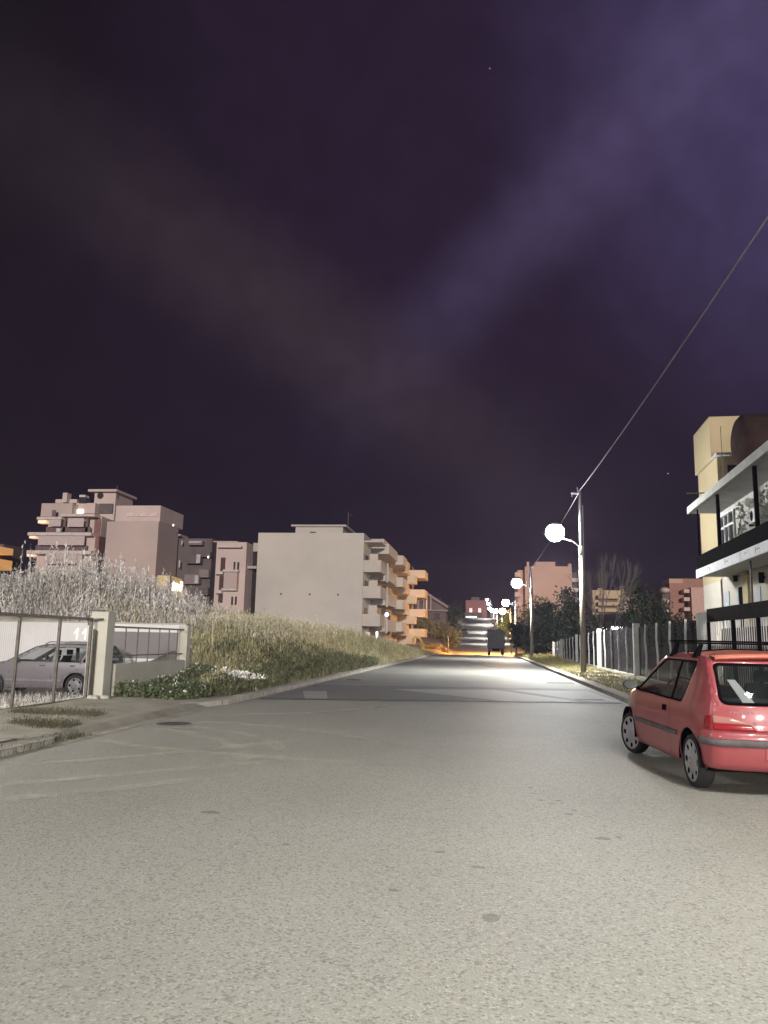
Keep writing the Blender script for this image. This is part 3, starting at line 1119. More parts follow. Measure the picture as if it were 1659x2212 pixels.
# row of small lit lamps beyond the right fence
for k, px in enumerate((1300, 1308, 1323, 1331, 1341)):
    p = at(px, 1357, 120)
    root = empty('yard_lamp', (p.x, p.y, float(gz(p.x, p.y))), ['leftmost of the row of small white yard lamps above the fence', 'second from left in the row of small white yard lamps', 'middle one of the row of small white yard lamps', 'fourth from left in the row of small white yard lamps', 'rightmost of the row of small white yard lamps above the fence'][k], 'lamp', 'small yard lamps beyond the right fence')
    MB().tube((p.x, p.y, float(gz(p.x, p.y)) - .1), (p.x, p.y, p.z - .2), .06).build('post', M_GALV, root)
    MB().ball(p, .34, .34, .26, 12, 8).build('lamp_globe', emis('yard_lamp_glow', (.97, .97, 1), 12), root, smooth=True)

# two stars
for px, py in ((1058, 148), (1443, 1023)):
    p = at(px, py, 3000)
    tag(MB().ball(p, 1.9, 1.9, 1.9, 6, 4).build('star', emis('star_glow', (.8, .85, 1), 1.2)), 'bright star high above the road' if py < 500 else 'star low in the sky left of the yellow building', 'star')


# ---------------------------------------------------------------- yard on the left: wall, gate, low wall
wl = empty('yard_wall', (-14.5, 26.4, -.4), 'long whitewashed yard wall with the number 11 painted on it', 'wall')
MB().box(-30, -10.42, 26.30, 26.5, -.5, 1.90).build('wall_face', M_WHITE, wl)
MB().box(-30.02, -10.38, 26.26, 26.54, 1.902, 1.945).build('coping', M_CONC, wl)
nb = MB()
for xo in (-14.60, -14.29):                                            # the digits 1 1
    nb.prism([(xo, 1.52), (xo + .03, 1.46), (xo + .11, 1.57), (xo + .10, 1.30), (xo + .17, 1.30), (xo + .20, 1.70), (xo + .12, 1.72)], 'y', 26.275, 26.297)
nb.build('painted_number', mat('white_number_paint', (1, 1, 1), .4, var=.0), wl)
bd = empty('grey_panel', (-11.9, 26.2, .7), 'flat grey rectangle on the white wall behind the low fence', 'board')
MB().box(-14.0 + .9, -10.66, 26.18, 26.26, .70, 1.62).build('panel_face', mat('grey_panel_tone', (.21, .20, .205), .9, scale=1.2, col2=(.185, .178, .182)), bd)  # even grey rectangle set just before the white wall
MB().box(-13.14, -10.62, 26.20, 26.29, .62, .698).build('panel_ledge', M_WHITE, bd)
hp = MB()
for k in range(26):
    a = rng.uniform(0, 6.28)
    rr = rng.uniform(0, .8)
    hp.ball((-10.4 + rr * math.cos(a), 25.3 + rr * .6 * math.sin(a), .05 + .45 * (1 - rr)), .32, .28, .25 + .1 * (1 - rr), 8, 5)
hpo = tag(hp.build('soil_heap', M_DIRT, smooth=True), 'heap of brown soil behind the low wall, in front of the white wall', 'soil heap')

lw = empty('low_wall', (-8.5, 19.4, 0), 'olive rendered low wall with a thin railing on top', 'wall')
MB().box(-8.62, -8.40, 17.10, 21.7, -.3, .84).build('base_wall', M_OLIVEWALL, lw, bevel=.01)
MB().box(-8.65, -8.38, 21.3, 21.56, -.3, 1.80).build('end_post', M_OLIVEWALL, lw, bevel=.01)
MB().box(-8.535, -8.485, 17.1, 21.3, 1.66, 1.705).build('top_rail', M_STEEL, lw)
MB().box(-8.53, -8.49, 17.1, 21.3, 1.0, 1.03).build('bottom_rail', M_STEEL, lw)
for yb in (17.72, 18.38, 19.02, 19.68, 20.31, 20.9):
    MB().box(-8.522, -8.498, yb - .012, yb + .012, .842, 1.66).build('baluster', M_STEEL, lw)

pl = empty('gate_pillar', (-8.6, 16.8, 0), 'square olive gate pillar with a pale face and steel latch', 'pillar')
MB().box(-8.83, -8.42, 16.60, 16.96, -.3, 2.02).build('shaft', M_OLIVEWALL, pl, bevel=.012)
MB().box(-8.82, -8.70, 16.50, 16.598, 0, 1.62).build('stop_post', M_CONC, pl)
MB().box(-8.66, -8.64, 16.575, 16.598, 0.1, 1.58).build('conduit', M_STEEL, pl)
MB().path([(-8.86, 16.56, 1.70), (-8.86, 16.56, 2.04), (-8.50, 16.56, 2.04)], .018, 6).path([(-8.9, 16.56, 1.82), (-8.52, 16.56, 1.84)], .028, 6).build('latch_guide', M_STEEL, pl)

gt = empty('sliding_gate', (-8.72, 13, 0), 'wide steel tube sliding gate with fine wire mesh', 'gate')
GXp = -8.60
MB().box(GXp - .03, GXp + .03, 8.5, 16.22, 1.80, 1.86).box(GXp - .03, GXp + .03, 8.5, 16.22, .08, .14).box(GXp - .03, GXp + .03, 16.17, 16.22, .142, 1.798).build('frame', M_STEEL, gt)
for yb in (14.92, 13.52, 12.2, 10.8, 9.4):
    MB().box(GXp - .025, GXp + .025, yb - .025, yb + .025, .142, 1.798).build('upright', M_STEEL, gt)
wm = MB()
yv = 8.6
while yv < 14.9:
    wm.box(GXp - .0009, GXp + .0009, yv - .0009, yv + .0009, .142, 1.798)
    yv += .06
wm.build('wire_mesh', M_GALV, gt)
MB().tube((GXp, 15.6, .0), (GXp, 15.6, .08), .04).tube((GXp, 9.5, .0), (GXp, 9.5, .08), .04).build('roller', M_STEEL, gt)
tag(MB().box(GXp - .06, GXp + .06, 8, 16.5, .0, .045).build('gate_track', M_STEEL), kind='structure')
rk = MB()
for k in range(9):
    rk.ball((-8.35 + rng.normal(0, .12), 16.2 + rng.normal(0, .12), .14), .09, .07, .06, 7, 4)
tag(rk.build('rubble', M_CONC, smooth=True), 'few broken stones at the foot of the gate pillar', 'rubble', kind='stuff')

# ---------------------------------------------------------------- fence on the right
fn = empty('fence', (6.2, 40, 0), 'long fence of white posts and dark netting on a low concrete base', 'fence')
FP = [(5.95, 21.9), (6.3, 33.5), (6.5, 45.4), (6.58, 57), (6.6, 68), (6.6, 76)]
ftop = lambda y: np.interp(y, [20, 46, 60, 76], [2.42, 2.42, 2.15, 1.72])
fx = lambda y: np.interp(y, [p[1] for p in FP], [p[0] for p in FP])
M_FPOST = mat('white_painted_post', (.66, .66, .66), .7, scale=3, col2=(.46, .45, .44))
M_NET = glassy('dark_shade_net', (.020, .019, .023), .82, .95)
M_NET.node_tree.nodes['Principled BSDF'].inputs['Specular IOR Level'].default_value = .05
for k, (px_, py_) in enumerate(FP):
    w_ = .20 if k in (0,) else .13 if k < 3 else .09
    MB().box(px_ - w_, px_ + w_, py_ - w_, py_ + w_, -.1, float(ftop(py_))).build('pillar', M_FPOST, fn, bevel=.015)
    if k < len(FP) - 1:
        y1_ = FP[k + 1][1]
        n_p = 5
        for j in range(1, n_p):
            yv = py_ + (y1_ - py_) * j / n_p
            xv = float(fx(yv)) - .02
            zt = float(ftop(yv)) - .1
            MB().path([(xv, yv, .2), (xv + .01, yv, zt * .5), (xv - .02, yv + .02, zt * .75), (xv, yv, zt)], .038, 6).build('post', M_FPOST, fn)
bs = MB()
nt_ = MB()
for a, b in zip(FP[:-1], FP[1:]):
    for o_, t_ in ((bs, 'b'), (nt_, 'n')):
        y0_, y1_ = a[1] + .25, b[1] - .25
        x0_, x1_ = float(fx(y0_)), float(fx(y1_))
        if t_ == 'b':
            o_.hexa([(x0_ - .1, y0_, -.1), (x0_ + .1, y0_, -.1), (x1_ + .1, y1_, -.1), (x1_ - .1, y1_, -.1)], [(x0_ - .1, y0_, .30), (x0_ + .1, y0_, .30), (x1_ + .1, y1_, .28), (x1_ - .1, y1_, .28)])
        else:
            o_.add([(x0_ + .06, y0_, .32), (x1_ + .06, y1_, .30), (x1_ + .06, y1_, float(ftop(y1_)) - .16), (x0_ + .06, y0_, float(ftop(y0_)) - .16)], [(0, 1, 2, 3)])
bs.build('base_wall', M_CONC, fn)
nt_.build('netting', M_NET, fn, recalc=False)
# gate section nearer the viewer: white bars, dark band on top
gf = empty('railing_fence', (5.9, 17, 0), 'railing of close white bars with a dark band along its top', 'fence')
gfx = 5.93
M_BAND = mat('dark_brown_band', (.014, .013, .014), .9, spec=.1, scale=4, col2=(.028, .023, .023))
MB().box(gfx - .03, gfx + .03, 6.0, 21.6, 2.16, 2.50).build('top_band', M_BAND, gf)
MB().box(gfx - .10, gfx + .10, 6.0, 21.6, -.1, .35).build('base_wall', M_CONC, gf)
wb = MB()
yv = 6.1
while yv < 21.55:
    wb.box(gfx - .007, gfx + .007, yv - .008, yv + .008, .35, 2.158)
    yv += .15
tag(wb.build('bars', M_FPOST, gf), kind='stuff')
MB().box(gfx + .03, gfx + .06, 6.0, 21.6, 1.42, 1.56).build('middle_band', mat('brown_band', (.17, .14, .13), .8), gf)  # brown band running behind the bars
gw = empty('dark_backing', (7.0, 14, 0), 'added dark brown backing behind the white railing bars', 'wall')
MB().box(6.95, 7.15, 5.0, 24.0, -.1, 2.05).build('wall_face', mat('backing_brown', (.11, .085, .075), .9, var=.25), gw)  # dark backing added so the gaps between the bars look dark
for yv in (21.35, 19.3, 17.6, 15.2, 12.5, 9.8):
    MB().box(gfx - .10, gfx - .032, yv - .05, yv + .05, .35, 2.15).build('post', M_BLACK, gf)

# ---------------------------------------------------------------- yellow villa on the right
M_YEL = mat('yellow_render', (.52, .43, .26), .9, scale=.7, col2=(.46, .385, .24), bump=.15, bscale=25)
M_CREAM = mat('cream_render', (.58, .54, .46), .9, scale=.6, col2=(.52, .49, .43), bump=.15, bscale=25)
M_STUCCO = mat('mottled_grey_stucco', (.70, .70, .67), .9, scale=2.6, col2=(.42, .42, .39), bump=.5, bscale=7, detail=3)  # blotches put leaf shadows and vines into the wall colour
M_GREYP = mat('light_grey_slab_paint', (.58, .58, .56), .85, scale=1.5, col2=(.44, .44, .43))
M_WFR = mat('white_window_frame', (.75, .75, .76), .5, var=.06)
M_DGL = mat('dark_window_glass', (.03, .032, .04), .12, var=.3, spec=.8)
M_SHUT = mat('pale_blue_shutter', (.42, .46, .52), .7, var=.1, scale=6)
M_BROWN = mat('dark_brown_tank', (.040, .026, .024), .95, var=.25, spec=.05)
vl = empty('villa', (10.85, 36, 0), 'yellow and cream villa with a long balcony behind the right fence', 'building', rz=-math.atan(.05))


def vb(name, m, *boxes, bevel=0, parent=None):
    mb = MB()
    for b in boxes:
        mb.box(*b)
    return mb.build(name, m, parent or vl, local=True, bevel=bevel)


vb('ground_floor_wall', M_CREAM, (0, 9, -22, 5, 0, 4.57))
vb('upper_wall', M_STUCCO, (0, 8.9, -22, .98, 4.571, 7.67))
vb('upper_wall', M_YEL, (0, 9, .981, 5, 4.571, 7.95))
vb('balcony_floor', M_GREYP, (-1.3, -.002, -22, -7.22, 4.62, 4.87), (-1.3, -.002, -7.12, .05, 4.62, 4.87))
vb('balcony_edge', mat('white_fascia', (.84, .84, .88), .7, var=.1, scale=4), (-1.36, -1.302, -22, -7.22, 4.55, 4.92), (-1.36, -1.302, -7.12, .06, 4.55, 4.92))
vb('balcony_railing', M_BLACK, (-1.30, -1.26, -22, 0, 4.93, 5.53), (-1.26, -.002, -.04, 0, 4.93, 5.53))
for yv in (-3.7, -8.9, -14.2):
    vb('balcony_post', M_BLACK, (-1.25, -1.13, yv - .07, yv + .07, 4.873, 7.668))
vb('corner_post', M_BLACK, (-1.24, -1.18, -.12, -.06, 4.94, 7.668))
vb('roof_slab', M_GREYP, (-1.36, 9.2, -22.2, .97, 7.672, 7.95), (-1.36, -.003, .97, 1.1, 7.672, 7.95))
vb('roof_edge', mat('slab_edge_paint', (.62, .63, .60), .8, scale=2, col2=(.44, .45, .42)), (-1.42, -1.362, -22.2, 1.1, 7.65, 7.97))
vb('penthouse', M_YEL, (-.0, 6, .99, 5, 7.951, 10.35))
vb('tower', M_YEL, (-.12, 6, 1.6, 5.1, 10.351, 12.5))
vb('tower_ledge', M_GREYP, (-.12, 1.9, .55, 1.598, 10.352, 10.47))
vb('penthouse_door', M_DGL, (.45, 1.5, .95, .988, 7.96, 9.95))
vb('parapet_recess', mat('shade_grey_render', (.30, .28, .24), .9), (1.55, 3.5, .93, .987, 8.3, 10.1))
vb('roof_pipe', M_STEEL, (-1.0, -.1, 3.0, 3.06, 9.0, 9.05))
wf = vb('window', M_DGL, (-.03, -.002, -1.52, .86, 4.9, 7.38))
fr = MB()
for yv in (-1.56, -.72, .02, .88):
    fr.box(-.09, -.032, yv - .035, yv + .035, 4.9, 7.42)
for zv in (7.42, 6.86):
    fr.box(-.088, -.034, -1.52, .84, zv - .04, zv + .04)
fr.build('frame', M_WFR, wf, local=True)
for i, (ya, yb, za, zb) in enumerate([(-.0, .72, 1.9, 3.98), (-4.62, -4.18, 1.9, 3.90)]):
    vb('shutter_door', M_SHUT, (-.035, -.002, ya, yb, za, zb))
vb('doorway', M_BLACK, (-.03, -.002, -2.2, -1.62, 1.9, 4.04))
vb('door_leaf', M_SHUT, (-.05, -.003, -1.60, -1.35, 1.9, 4.04))
vb('pilaster', M_YEL, (-.10, -.002, -3.2, -2.45, 0, 4.565))
vb('drain_pipe', mat('grey_pipe', (.30, .28, .25), .6), (-.07, -.005, 1.15, 1.24, 0, 4.60))
vb('drain_pipe', M_STEEL, (-1.05, -.99, -7.2, -7.14, 0, 4.60))
vb('lantern', M_BLACK, (-.22, -.08, -1.75, -1.6, 4.28, 4.5), (-.12, -.01, -1.70, -1.65, 4.5, 4.54), (-.26, -.04, -1.79, -1.56, 4.502, 4.53))
vb('lantern', M_BLACK, (-.22, -.06, -5.35, -5.18, 3.95, 4.35), (-.06, -.002, -5.3, -5.23, 4.1, 4.2))
ac = vb('air_conditioner', mat('ac_white', (.62, .62, .60), .5, var=.08), (-.34, -.02, -5.6, -4.75, 6.25, 6.82), bevel=.02)
vb('bracket', M_BLACK, (-.36, -.02, -5.5, -5.45, 6.18, 6.245), (-.36, -.02, -4.9, -4.85, 6.18, 6.245), parent=ac)
fa = MB()
for k in range(12):
    t0, t1 = k * math.pi / 6, (k + 1) * math.pi / 6
    fa.add([(-.345, -5.2 + .2 * math.cos(t0), 6.53 + .2 * math.sin(t0)), (-.345, -5.2 + .2 * math.cos(t1), 6.53 + .2 * math.sin(t1)), (-.345, -5.2, 6.53)], [(0, 1, 2)])
fa.build('fan_grille', M_BLACK, ac, local=True, recalc=False)
MB().ball((-.18, -4.2, 7.25), .16, .16, .18, 12, 8).build('wall_globe', mat('frosted_globe', (.8, .8, .78), .4), vl, smooth=True, local=True)
MB().ball((-.16, -4.75, 7.0), .10, .12, .14, 10, 6).build('wall_globe', mat('frosted_globe', (.8, .8, .78), .4), vl, smooth=True, local=True)
vb('wall_shelf', M_CONC, (-.4, -.005, -7.2, -5.9, 6.05, 6.10), (-.35, -.01, -7.0, -6.9, 5.7, 6.048))
vb('hanging_sheet', mat('pale_cloth', (.6, .6, .58), .9), (-.12, -.05, -8.4, -7.4, 5.0, 5.95))
# leaves standing in for leaf shadows and dry vines on the balcony wall
cc = np.stack([rng.normal(-.28, .08, 900), np.concatenate([rng.normal(-3.6, .25, 300), rng.normal(-6.6, .5, 300), rng.normal(-10, .8, 300)]), rng.uniform(4.95, 7.3, 900)], 1)
V, F = quads(leaf_quads(cc, .09))
po = np_mesh('wall_leaves', V, F, mat('grey_green_leaf', (.34, .35, .30), .9, rnd=.4))
po.parent = vl
# marks on the white fascia
fm = vb('fascia_marks', mat('grey_ink', (.22, .22, .26), .7), (-1.366, -1.362, -5.1, -5.06, 4.66, 4.86), (-1.366, -1.362, -5.5, -5.11, 4.75, 4.775),
        (-1.366, -1.362, -9.1, -9.06, 4.66, 4.86), (-1.366, -1.362, -9.6, -9.11, 4.75, 4.775), (-1.366, -1.362, -.75, -.45, 4.70, 4.715), (-1.366, -1.362, -8.0, -7.7, 4.78, 4.795))
rg = MB()
for k in range(14):
    t0, t1 = k * math.pi / 14, (k + 1) * math.pi / 14
    P = lambda r, t: (-1.366, -2.35 + r * 1.9 * math.cos(t), 4.66 + r * math.sin(t))
    rg.add([P(.13, t0), P(.155, t0), P(.155, t1), P(.13, t1)], [(0, 1, 2, 3)])
rg.build('fascia_ring', mat('grey_ink', (.22, .22, .26)), vl, local=True, recalc=False)
# brown tank on the roof
tp = at(1587, 953, 33)
tk = empty('water_tank', (tp.x + 1.8, 33, 7.95), 'large dark brown horizontal tank on the villa roof', 'tank')
r_ = 1.12
tm = MB()
prof = [(0, .0), (.02, .40), (.06, .68), (.13, .86), (.24, .96), (.42, 1.0)]
prof = prof + [(4.6 - a, b) for a, b in reversed(prof)]
nn = 28
for a, b in prof:
    for i in range(nn):
        t = 2 * math.pi * i / nn
        tm.v.append((tp.x + a, 33 + r_ * b * math.cos(t), tp.z + r_ * b * math.sin(t)))
for k in range(len(prof) - 1):
    for i in range(nn):
        tm.f.append((k * nn + i, (k + 1) * nn + i, (k + 1) * nn + (i + 1) % nn, k * nn + (i + 1) % nn))
tm.build('shell', M_BROWN, tk, smooth=True)
MB().box(tp.x + .5, tp.x + .7, 32.3, 33.7, 7.955, tp.z - .8).box(tp.x + 3.6, tp.x + 3.8, 32.3, 33.7, 7.955, tp.z - .8).build('saddle', M_STEEL, tk)
MB().path([(tp.x + .55, 32.6, tp.z - .9), (tp.x + .35, 32.4, tp.z - 1.3), (tp.x + .3, 32.4, 8.0)], .13, 8).build('feed_pipe', M_BROWN, tk)
MB().tube((tp.x - .6, 32.8, 8.2), (tp.x - .6, 32.8, tp.z + .6), .015).build('aerial', M_STEEL, tk)

# ---------------------------------------------------------------- apartment buildings
M_B1 = mat('grey_beige_render', (.55, .505, .45), .9, scale=.16, col2=(.44, .42, .385), bump=.1, bscale=12, detail=8)
M_B1b = mat('balcony_render', (.50, .46, .41), .9, scale=.5, col2=(.42, .39, .35))
M_MAUVE = mat('pinkish_render', (.56, .45, .405), .9, scale=.12, col2=(.44, .37, .345))
M_MAUVE2 = mat('pale_pink_render', (.66, .54, .49), .9, scale=.2, col2=(.54, .45, .42))
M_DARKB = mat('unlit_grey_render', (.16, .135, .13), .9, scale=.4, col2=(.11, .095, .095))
M_PEACH = mat('peach_render', (.55, .37, .29), .9, scale=.2, col2=(.49, .325, .255))
M_RED = mat('red_brown_render', (.37, .21, .16), .9, scale=.3, col2=(.31, .17, .135))
M_SAND = mat('sand_render', (.58, .45, .28), .9, scale=.3, col2=(.50, .39, .25))
M_DOOR = mat('dark_opening', (.035, .03, .032), .6, var=.3)
M_WARMW = emis('lit_warm_window', (1, .78, .45), 1.6)
M_WHITEW = emis('lit_white_window', (.95, .97, 1), 3.5)


def balc(root, x0, x1, y0, y1, z, m, par=1.0, slab=.2, t=.12, open_='x0', gap=None):
    """slab with solid parapet; open towards the wall"""
    mb = MB().box(x0, x1, y0, y1, z, z + slab)
    zz0, zz1 = z + slab + .001, z + slab + par
    if open_ != 'x0': mb.box(x0, x0 + t, y0, y1, zz0, zz1)
    if open_ != 'x1': mb.box(x1 - t, x1, y0, y1, zz0, zz1)
    xa = x0 + (t if open_ != 'x0' else 0)
    xb = x1 - (t if open_ != 'x1' else 0)
    if open_ != 'y0': mb.box(xa, xb, y0, y0 + t, zz0, zz1)
    if open_ != 'y1': mb.box(xa, xb, y1 - t, y1, zz0, zz1)
    return mb.build('balcony', m, root)


def pb(name, m, root, px0, py0, px1, py1, Y, dep=1., out=0.):
    """box whose near face fills that place of the survey at depth Y"""
    a, b = at(px0, py1, Y), at(px1, py0, Y)
    return MB().box(a.x, b.x, Y - out, Y + dep, a.z, b.z).build(name, m, root)


b1 = empty('apartment_building', (-21, 100, 0), 'large plain windowless grey beige gable block beyond the tall grass', 'building')
MB().box(-27.8, -14.5, 92, 110, -.5, 14.4).build('wall', M_B1, b1)
MB().box(-24.1, -17.9, 96, 104, 14.401, 15.75).build('penthouse', M_B1, b1)
MB().box(-24.6, -17.4, 95.6, 104.4, 15.751, 15.98).build('penthouse_roof', M_B1b, b1)
MB().tube((-17.6, 98, 15.98), (-17.6, 98, 18.0), .04).tube((-17.6, 98, 17.6), (-17.0, 98, 17.6), .03).build('aerial', M_DARKB, b1)
MB().box(-22.2, -21.4, 95.94, 95.998, 14.85, 15.1).build('vent', M_DOOR, b1)
MB().box(-29.3, -27.81, 95, 100, 12.4, 12.7).box(-29.3, -29.15, 95, 100, 12.701, 13.5).box(-29.15, -27.81, 95, 95.12, 12.701, 13.5).build('balcony', M_B1b, b1)
for k, px in enumerate((604, 622 + 82 - 10, 804 - 3)):
    pass
for xv in (-24.6, -21.0, -17.5):
    MB().box(xv - .1, xv + .1, 91.95, 91.999, 6.75, 6.95).build('wall_vent', M_DOOR, b1)
for k, z in enumerate((3.0, 6.35, 9.5)):
    balc(b1, -14.49, -12.35, 92.15, 96.8, z + .15, M_B1b, 1.25)
    balc(b1, -14.49, -12.25, 99.5, 108.6, z - .35, M_B1b, 1.3)
    MB().box(-14.48, -14.42, 97.2, 98.4, z + .3, z + 2.3).build('balcony_door', M_DOOR, b1)
    MB().box(-14.48, -14.42, 93.6, 95.6, z + .5, z + 2.4).build('balcony_door', M_DOOR, b1)
    MB().box(-14.48, -14.42, 101.6, 103.4, z + .3, z + 2.4).build('balcony_door', M_DOOR, b1)
    MB().box(-14.49, -13.4, 97.0, 97.12, z + 1.55, z + 2.9).build('fin_wall', M_B1b, b1)
    MB().box(-12.5, -12.3, 98.9, 99.3, z + .9 - 1.5, z + 1.9).build('balcony_screen', M_B1b, b1)
balc(b1, -14.49, -12.2, 98.5, 108.6, 12.6, M_B1b, 1.1)
MB().box(-14.49, -12.4, 92.15, 97, 13.3, 13.5).build('canopy', M_B1b, b1)
MB().box(-14.48, -14.40, 104.4, 105.9, .6, 2.7).build('lit_doorway', M_WHITEW, b1)
MB().box(-14.48, -14.40, 95.2, 98.2, 1.0, 2.5).build('lit_window', emis('dim_warm_window', (1, .62, .45), .55), b1)
MB().ball((-12.2, 97.6, 4.75), .24, .24, .24, 10, 6).build('balcony_lamp', emis('blue_white_lamp', (.72, .72, 1), 9), b1, smooth=True)

b2 = empty('apartment_building', (-18, 117, 0), 'grey brown stacked balcony block between the gable block and the orange lit one', 'building')
MB().box(-27, -13.9, 110.1, 125, -.8, 15.0).build('wall', M_B1b, b2)
for z in (.2 + 2.6, 6.0, 9.2, 12.4):
    balc(b2, -13.89, -11.6, 110.8, 116.5, z, M_B1b, 1.15)
    balc(b2, -13.89, -11.9, 118.4, 124.4, z - .5, M_B1b, 1.15)
    MB().box(-13.88, -13.82, 112, 115, z + .3, z + 2.4).build('balcony_door', M_DOOR, b2)
MB().box(-26, -14.5, 111, 124, 15.001, 16.2).build('penthouse', M_B1b, b2)

b3 = empty('apartment_building', (-16, 132, 0), 'block with deep balconies glowing orange near the crossing', 'building')
M_B3 = mat('ochre_render', (.60, .50, .38), .9, scale=.5, col2=(.50, .42, .32))
MB().box(-26, -12.6, 127.2, 140, -1.2, 14.6).build('wall', M_B3, b3)
for z in (2.2, 5.5, 8.8, 12.1):
    a = balc(b3, -12.59, -9.9, 130.5, 137.5, z, M_B3, 1.15)
    balc(b3, -12.59, -11.2, 127.3, 130.2, z - 1.2, M_B3, 1.1)
    MB().box(-12.58, -12.52, 131.5, 134.5, z + .3, z + 2.4).build('balcony_door', M_DOOR, b3)
MB().box(-10.15, -9.95, 136.9, 137.1, 6.9, 8.79).build('balcony_column', M_B3, b3)
MB().box(-12.59, -12.2, 127.25, 127.8, -1, .9).box(-12.59, -12.2, 130.3, 130.8, -1, 2.1).build('column', M_B3, b3)
MB().box(-22, -14, 127, 138, 14.601, 15.6).build('penthouse', M_B3, b3)


def z3(x, y): return ((x / 3.53 + 580) / 1.79385, (y / 3.53 + 2050) / 1.79385)
def zA(x, y): return ((x / 2.37 + 100) / 1.79385, (y / 2.37 + 1850) / 1.79385)
def zB(x, y): return ((x / 2.212 + 2000) / 1.79385, (y / 2.212 + 2150) / 1.79385)


def zb_(fn, name, m, root, x0, y0, x1, y1, Y, dep, out=0.):
    a, b = fn(x0, y0), fn(x1, y1)
    return pb(name, m, root, a[0], a[1], b[0], b[1], Y, dep, out)


def rootpx(name, px, Y, label):
    p = at(px, 1370, Y)
    return empty(name, (p.x, Y, float(gz(p.x, Y))), label, 'building')


# narrow four storey block left of the gable block
b4 = rootpx('apartment_building', 500, 128, 'narrow pinkish block with dark doorways left of the plain gable block')
zb_(z3, 'wall', M_MAUVE2, b4, 860, 180, 1330, 1250, 128, 16)
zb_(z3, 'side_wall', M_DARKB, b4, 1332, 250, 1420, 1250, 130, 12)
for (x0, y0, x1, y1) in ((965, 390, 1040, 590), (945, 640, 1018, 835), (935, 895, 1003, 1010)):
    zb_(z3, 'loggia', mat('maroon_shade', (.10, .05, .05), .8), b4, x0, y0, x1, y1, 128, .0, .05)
for (x0, y0, x1, y1) in ((1145, 450, 1175, 555), (1195, 455, 1228, 555), (1112, 925, 1145, 1040), (1163, 925, 1195, 1040)):
    zb_(z3, 'window', M_DOOR, b4, x0, y0, x1, y1, 128, .0, .06)
for (x0, y0, x1, y1) in ((1030, 565, 1235, 592), (1010, 820, 1215, 845), (930, 585, 1030, 625), (930, 845, 1010, 885), (960, 240, 1280, 262)):
    zb_(z3, 'balcony_slab', mat('pale_slab', (.62, .55, .52), .8), b4, x0, y0, x1, y1, 128, .0, 1.2)
zb_(z3, 'balcony_panel', M_MAUVE, b4, 1035, 600, 1225, 815, 128, .0, 1.1)
zb_(z3, 'side_slab', M_MAUVE, b4, 1335, 505, 1460, 540, 129, .9)
zb_(z3, 'roof_parapet', M_MAUVE, b4, 870, 165, 1200, 179, 128, 16)

# dark unlit block with protruding balconies
b7 = rootpx('apartment_building', 410, 134, 'dark unlit block of jutting balconies between the pink blocks')
zb_(z3, 'wall', M_DARKB, b7, 110, 130, 860, 1250, 138, 14)
for i, (x0, y0, x1, y1) in enumerate(((150, 150, 330, 330), (120, 400, 310, 560), (500, 350, 700, 470), (470, 620, 680, 750), (660, 800, 800, 900), (530, 160, 720, 215), (690, 310, 830, 380), (670, 555, 810, 660))):
    zb_(z3, 'balcony', mat('dim_balcony', (.24, .20, .20), .9, var=.2) if i % 2 else M_DARKB, b7, x0, y0, x1, y1, 136.5, 1.4)
for (x0, y0, x1, y1) in ((640, 350, 698, 468), (618, 635, 672, 745), (600, 915, 655, 1000), (150, 150, 175, 200), (540, 170, 715, 190), (400, 430, 425, 525), (435, 160, 455, 215)):
    zb_(z3, 'awning', mat('pale_awning', (.48, .46, .50), .8), b7, x0, y0, x1, y1, 136.4, .0, .2)
zb_(z3, 'balcony_light', emis('tiny_white_light', (1, 1, 1), 3), b7, 793, 370, 808, 398, 136.3, .1)

# tall pink block: plain wall, penthouse and stair tower
b5 = rootpx('apartment_building', 270, 128, 'tall plain mauve wall with stair tower and roof box above the reeds')
zb_(zA, 'wall', M_MAUVE, b5, 700, 405, 1222, 1000, 128, 9)
zb_(zA, 'upper_storey', M_MAUVE2, b5, 820, 258, 1240, 404, 131, 10.8)
zb_(zA, 'terrace_band', mat('pale_band', (.66, .55, .52), .8), b5, 920, 325, 1215, 360, 130.9, .0, .1)
zb_(zA, 'stair_tower', M_MAUVE2, b5, 612, 130, 830, 400, 133, 7)
zb_(zA, 'tower_roof', M_MAUVE2, b5, 570, 107, 835, 130, 132, 8.5)
pc_ = at(*zA(686, 168), 133)
MB().tube((pc_.x, 132.9, pc_.z), (pc_.x, 132.99, pc_.z), .62, n=16).build('round_window', M_DOOR, b5)
MB().tube(at(*zA(838, 190), 133), at(*zA(840, 75), 133), .06).build('aerial', M_DARKB, b5)
zb_(zA, 'dark_terrace', M_DARKB, b5, 665, 240, 800, 330, 132.6, .3)
zb_(zA, 'balcony_light', emis('tiny_pink_light', (1, .8, .75), 2.0), b5, 1348, 428, 1358, 448, 131, .2)
zb_(zA, 'side_extension', M_MAUVE, b5, 1300, 520, 1420, 640, 142, 4)

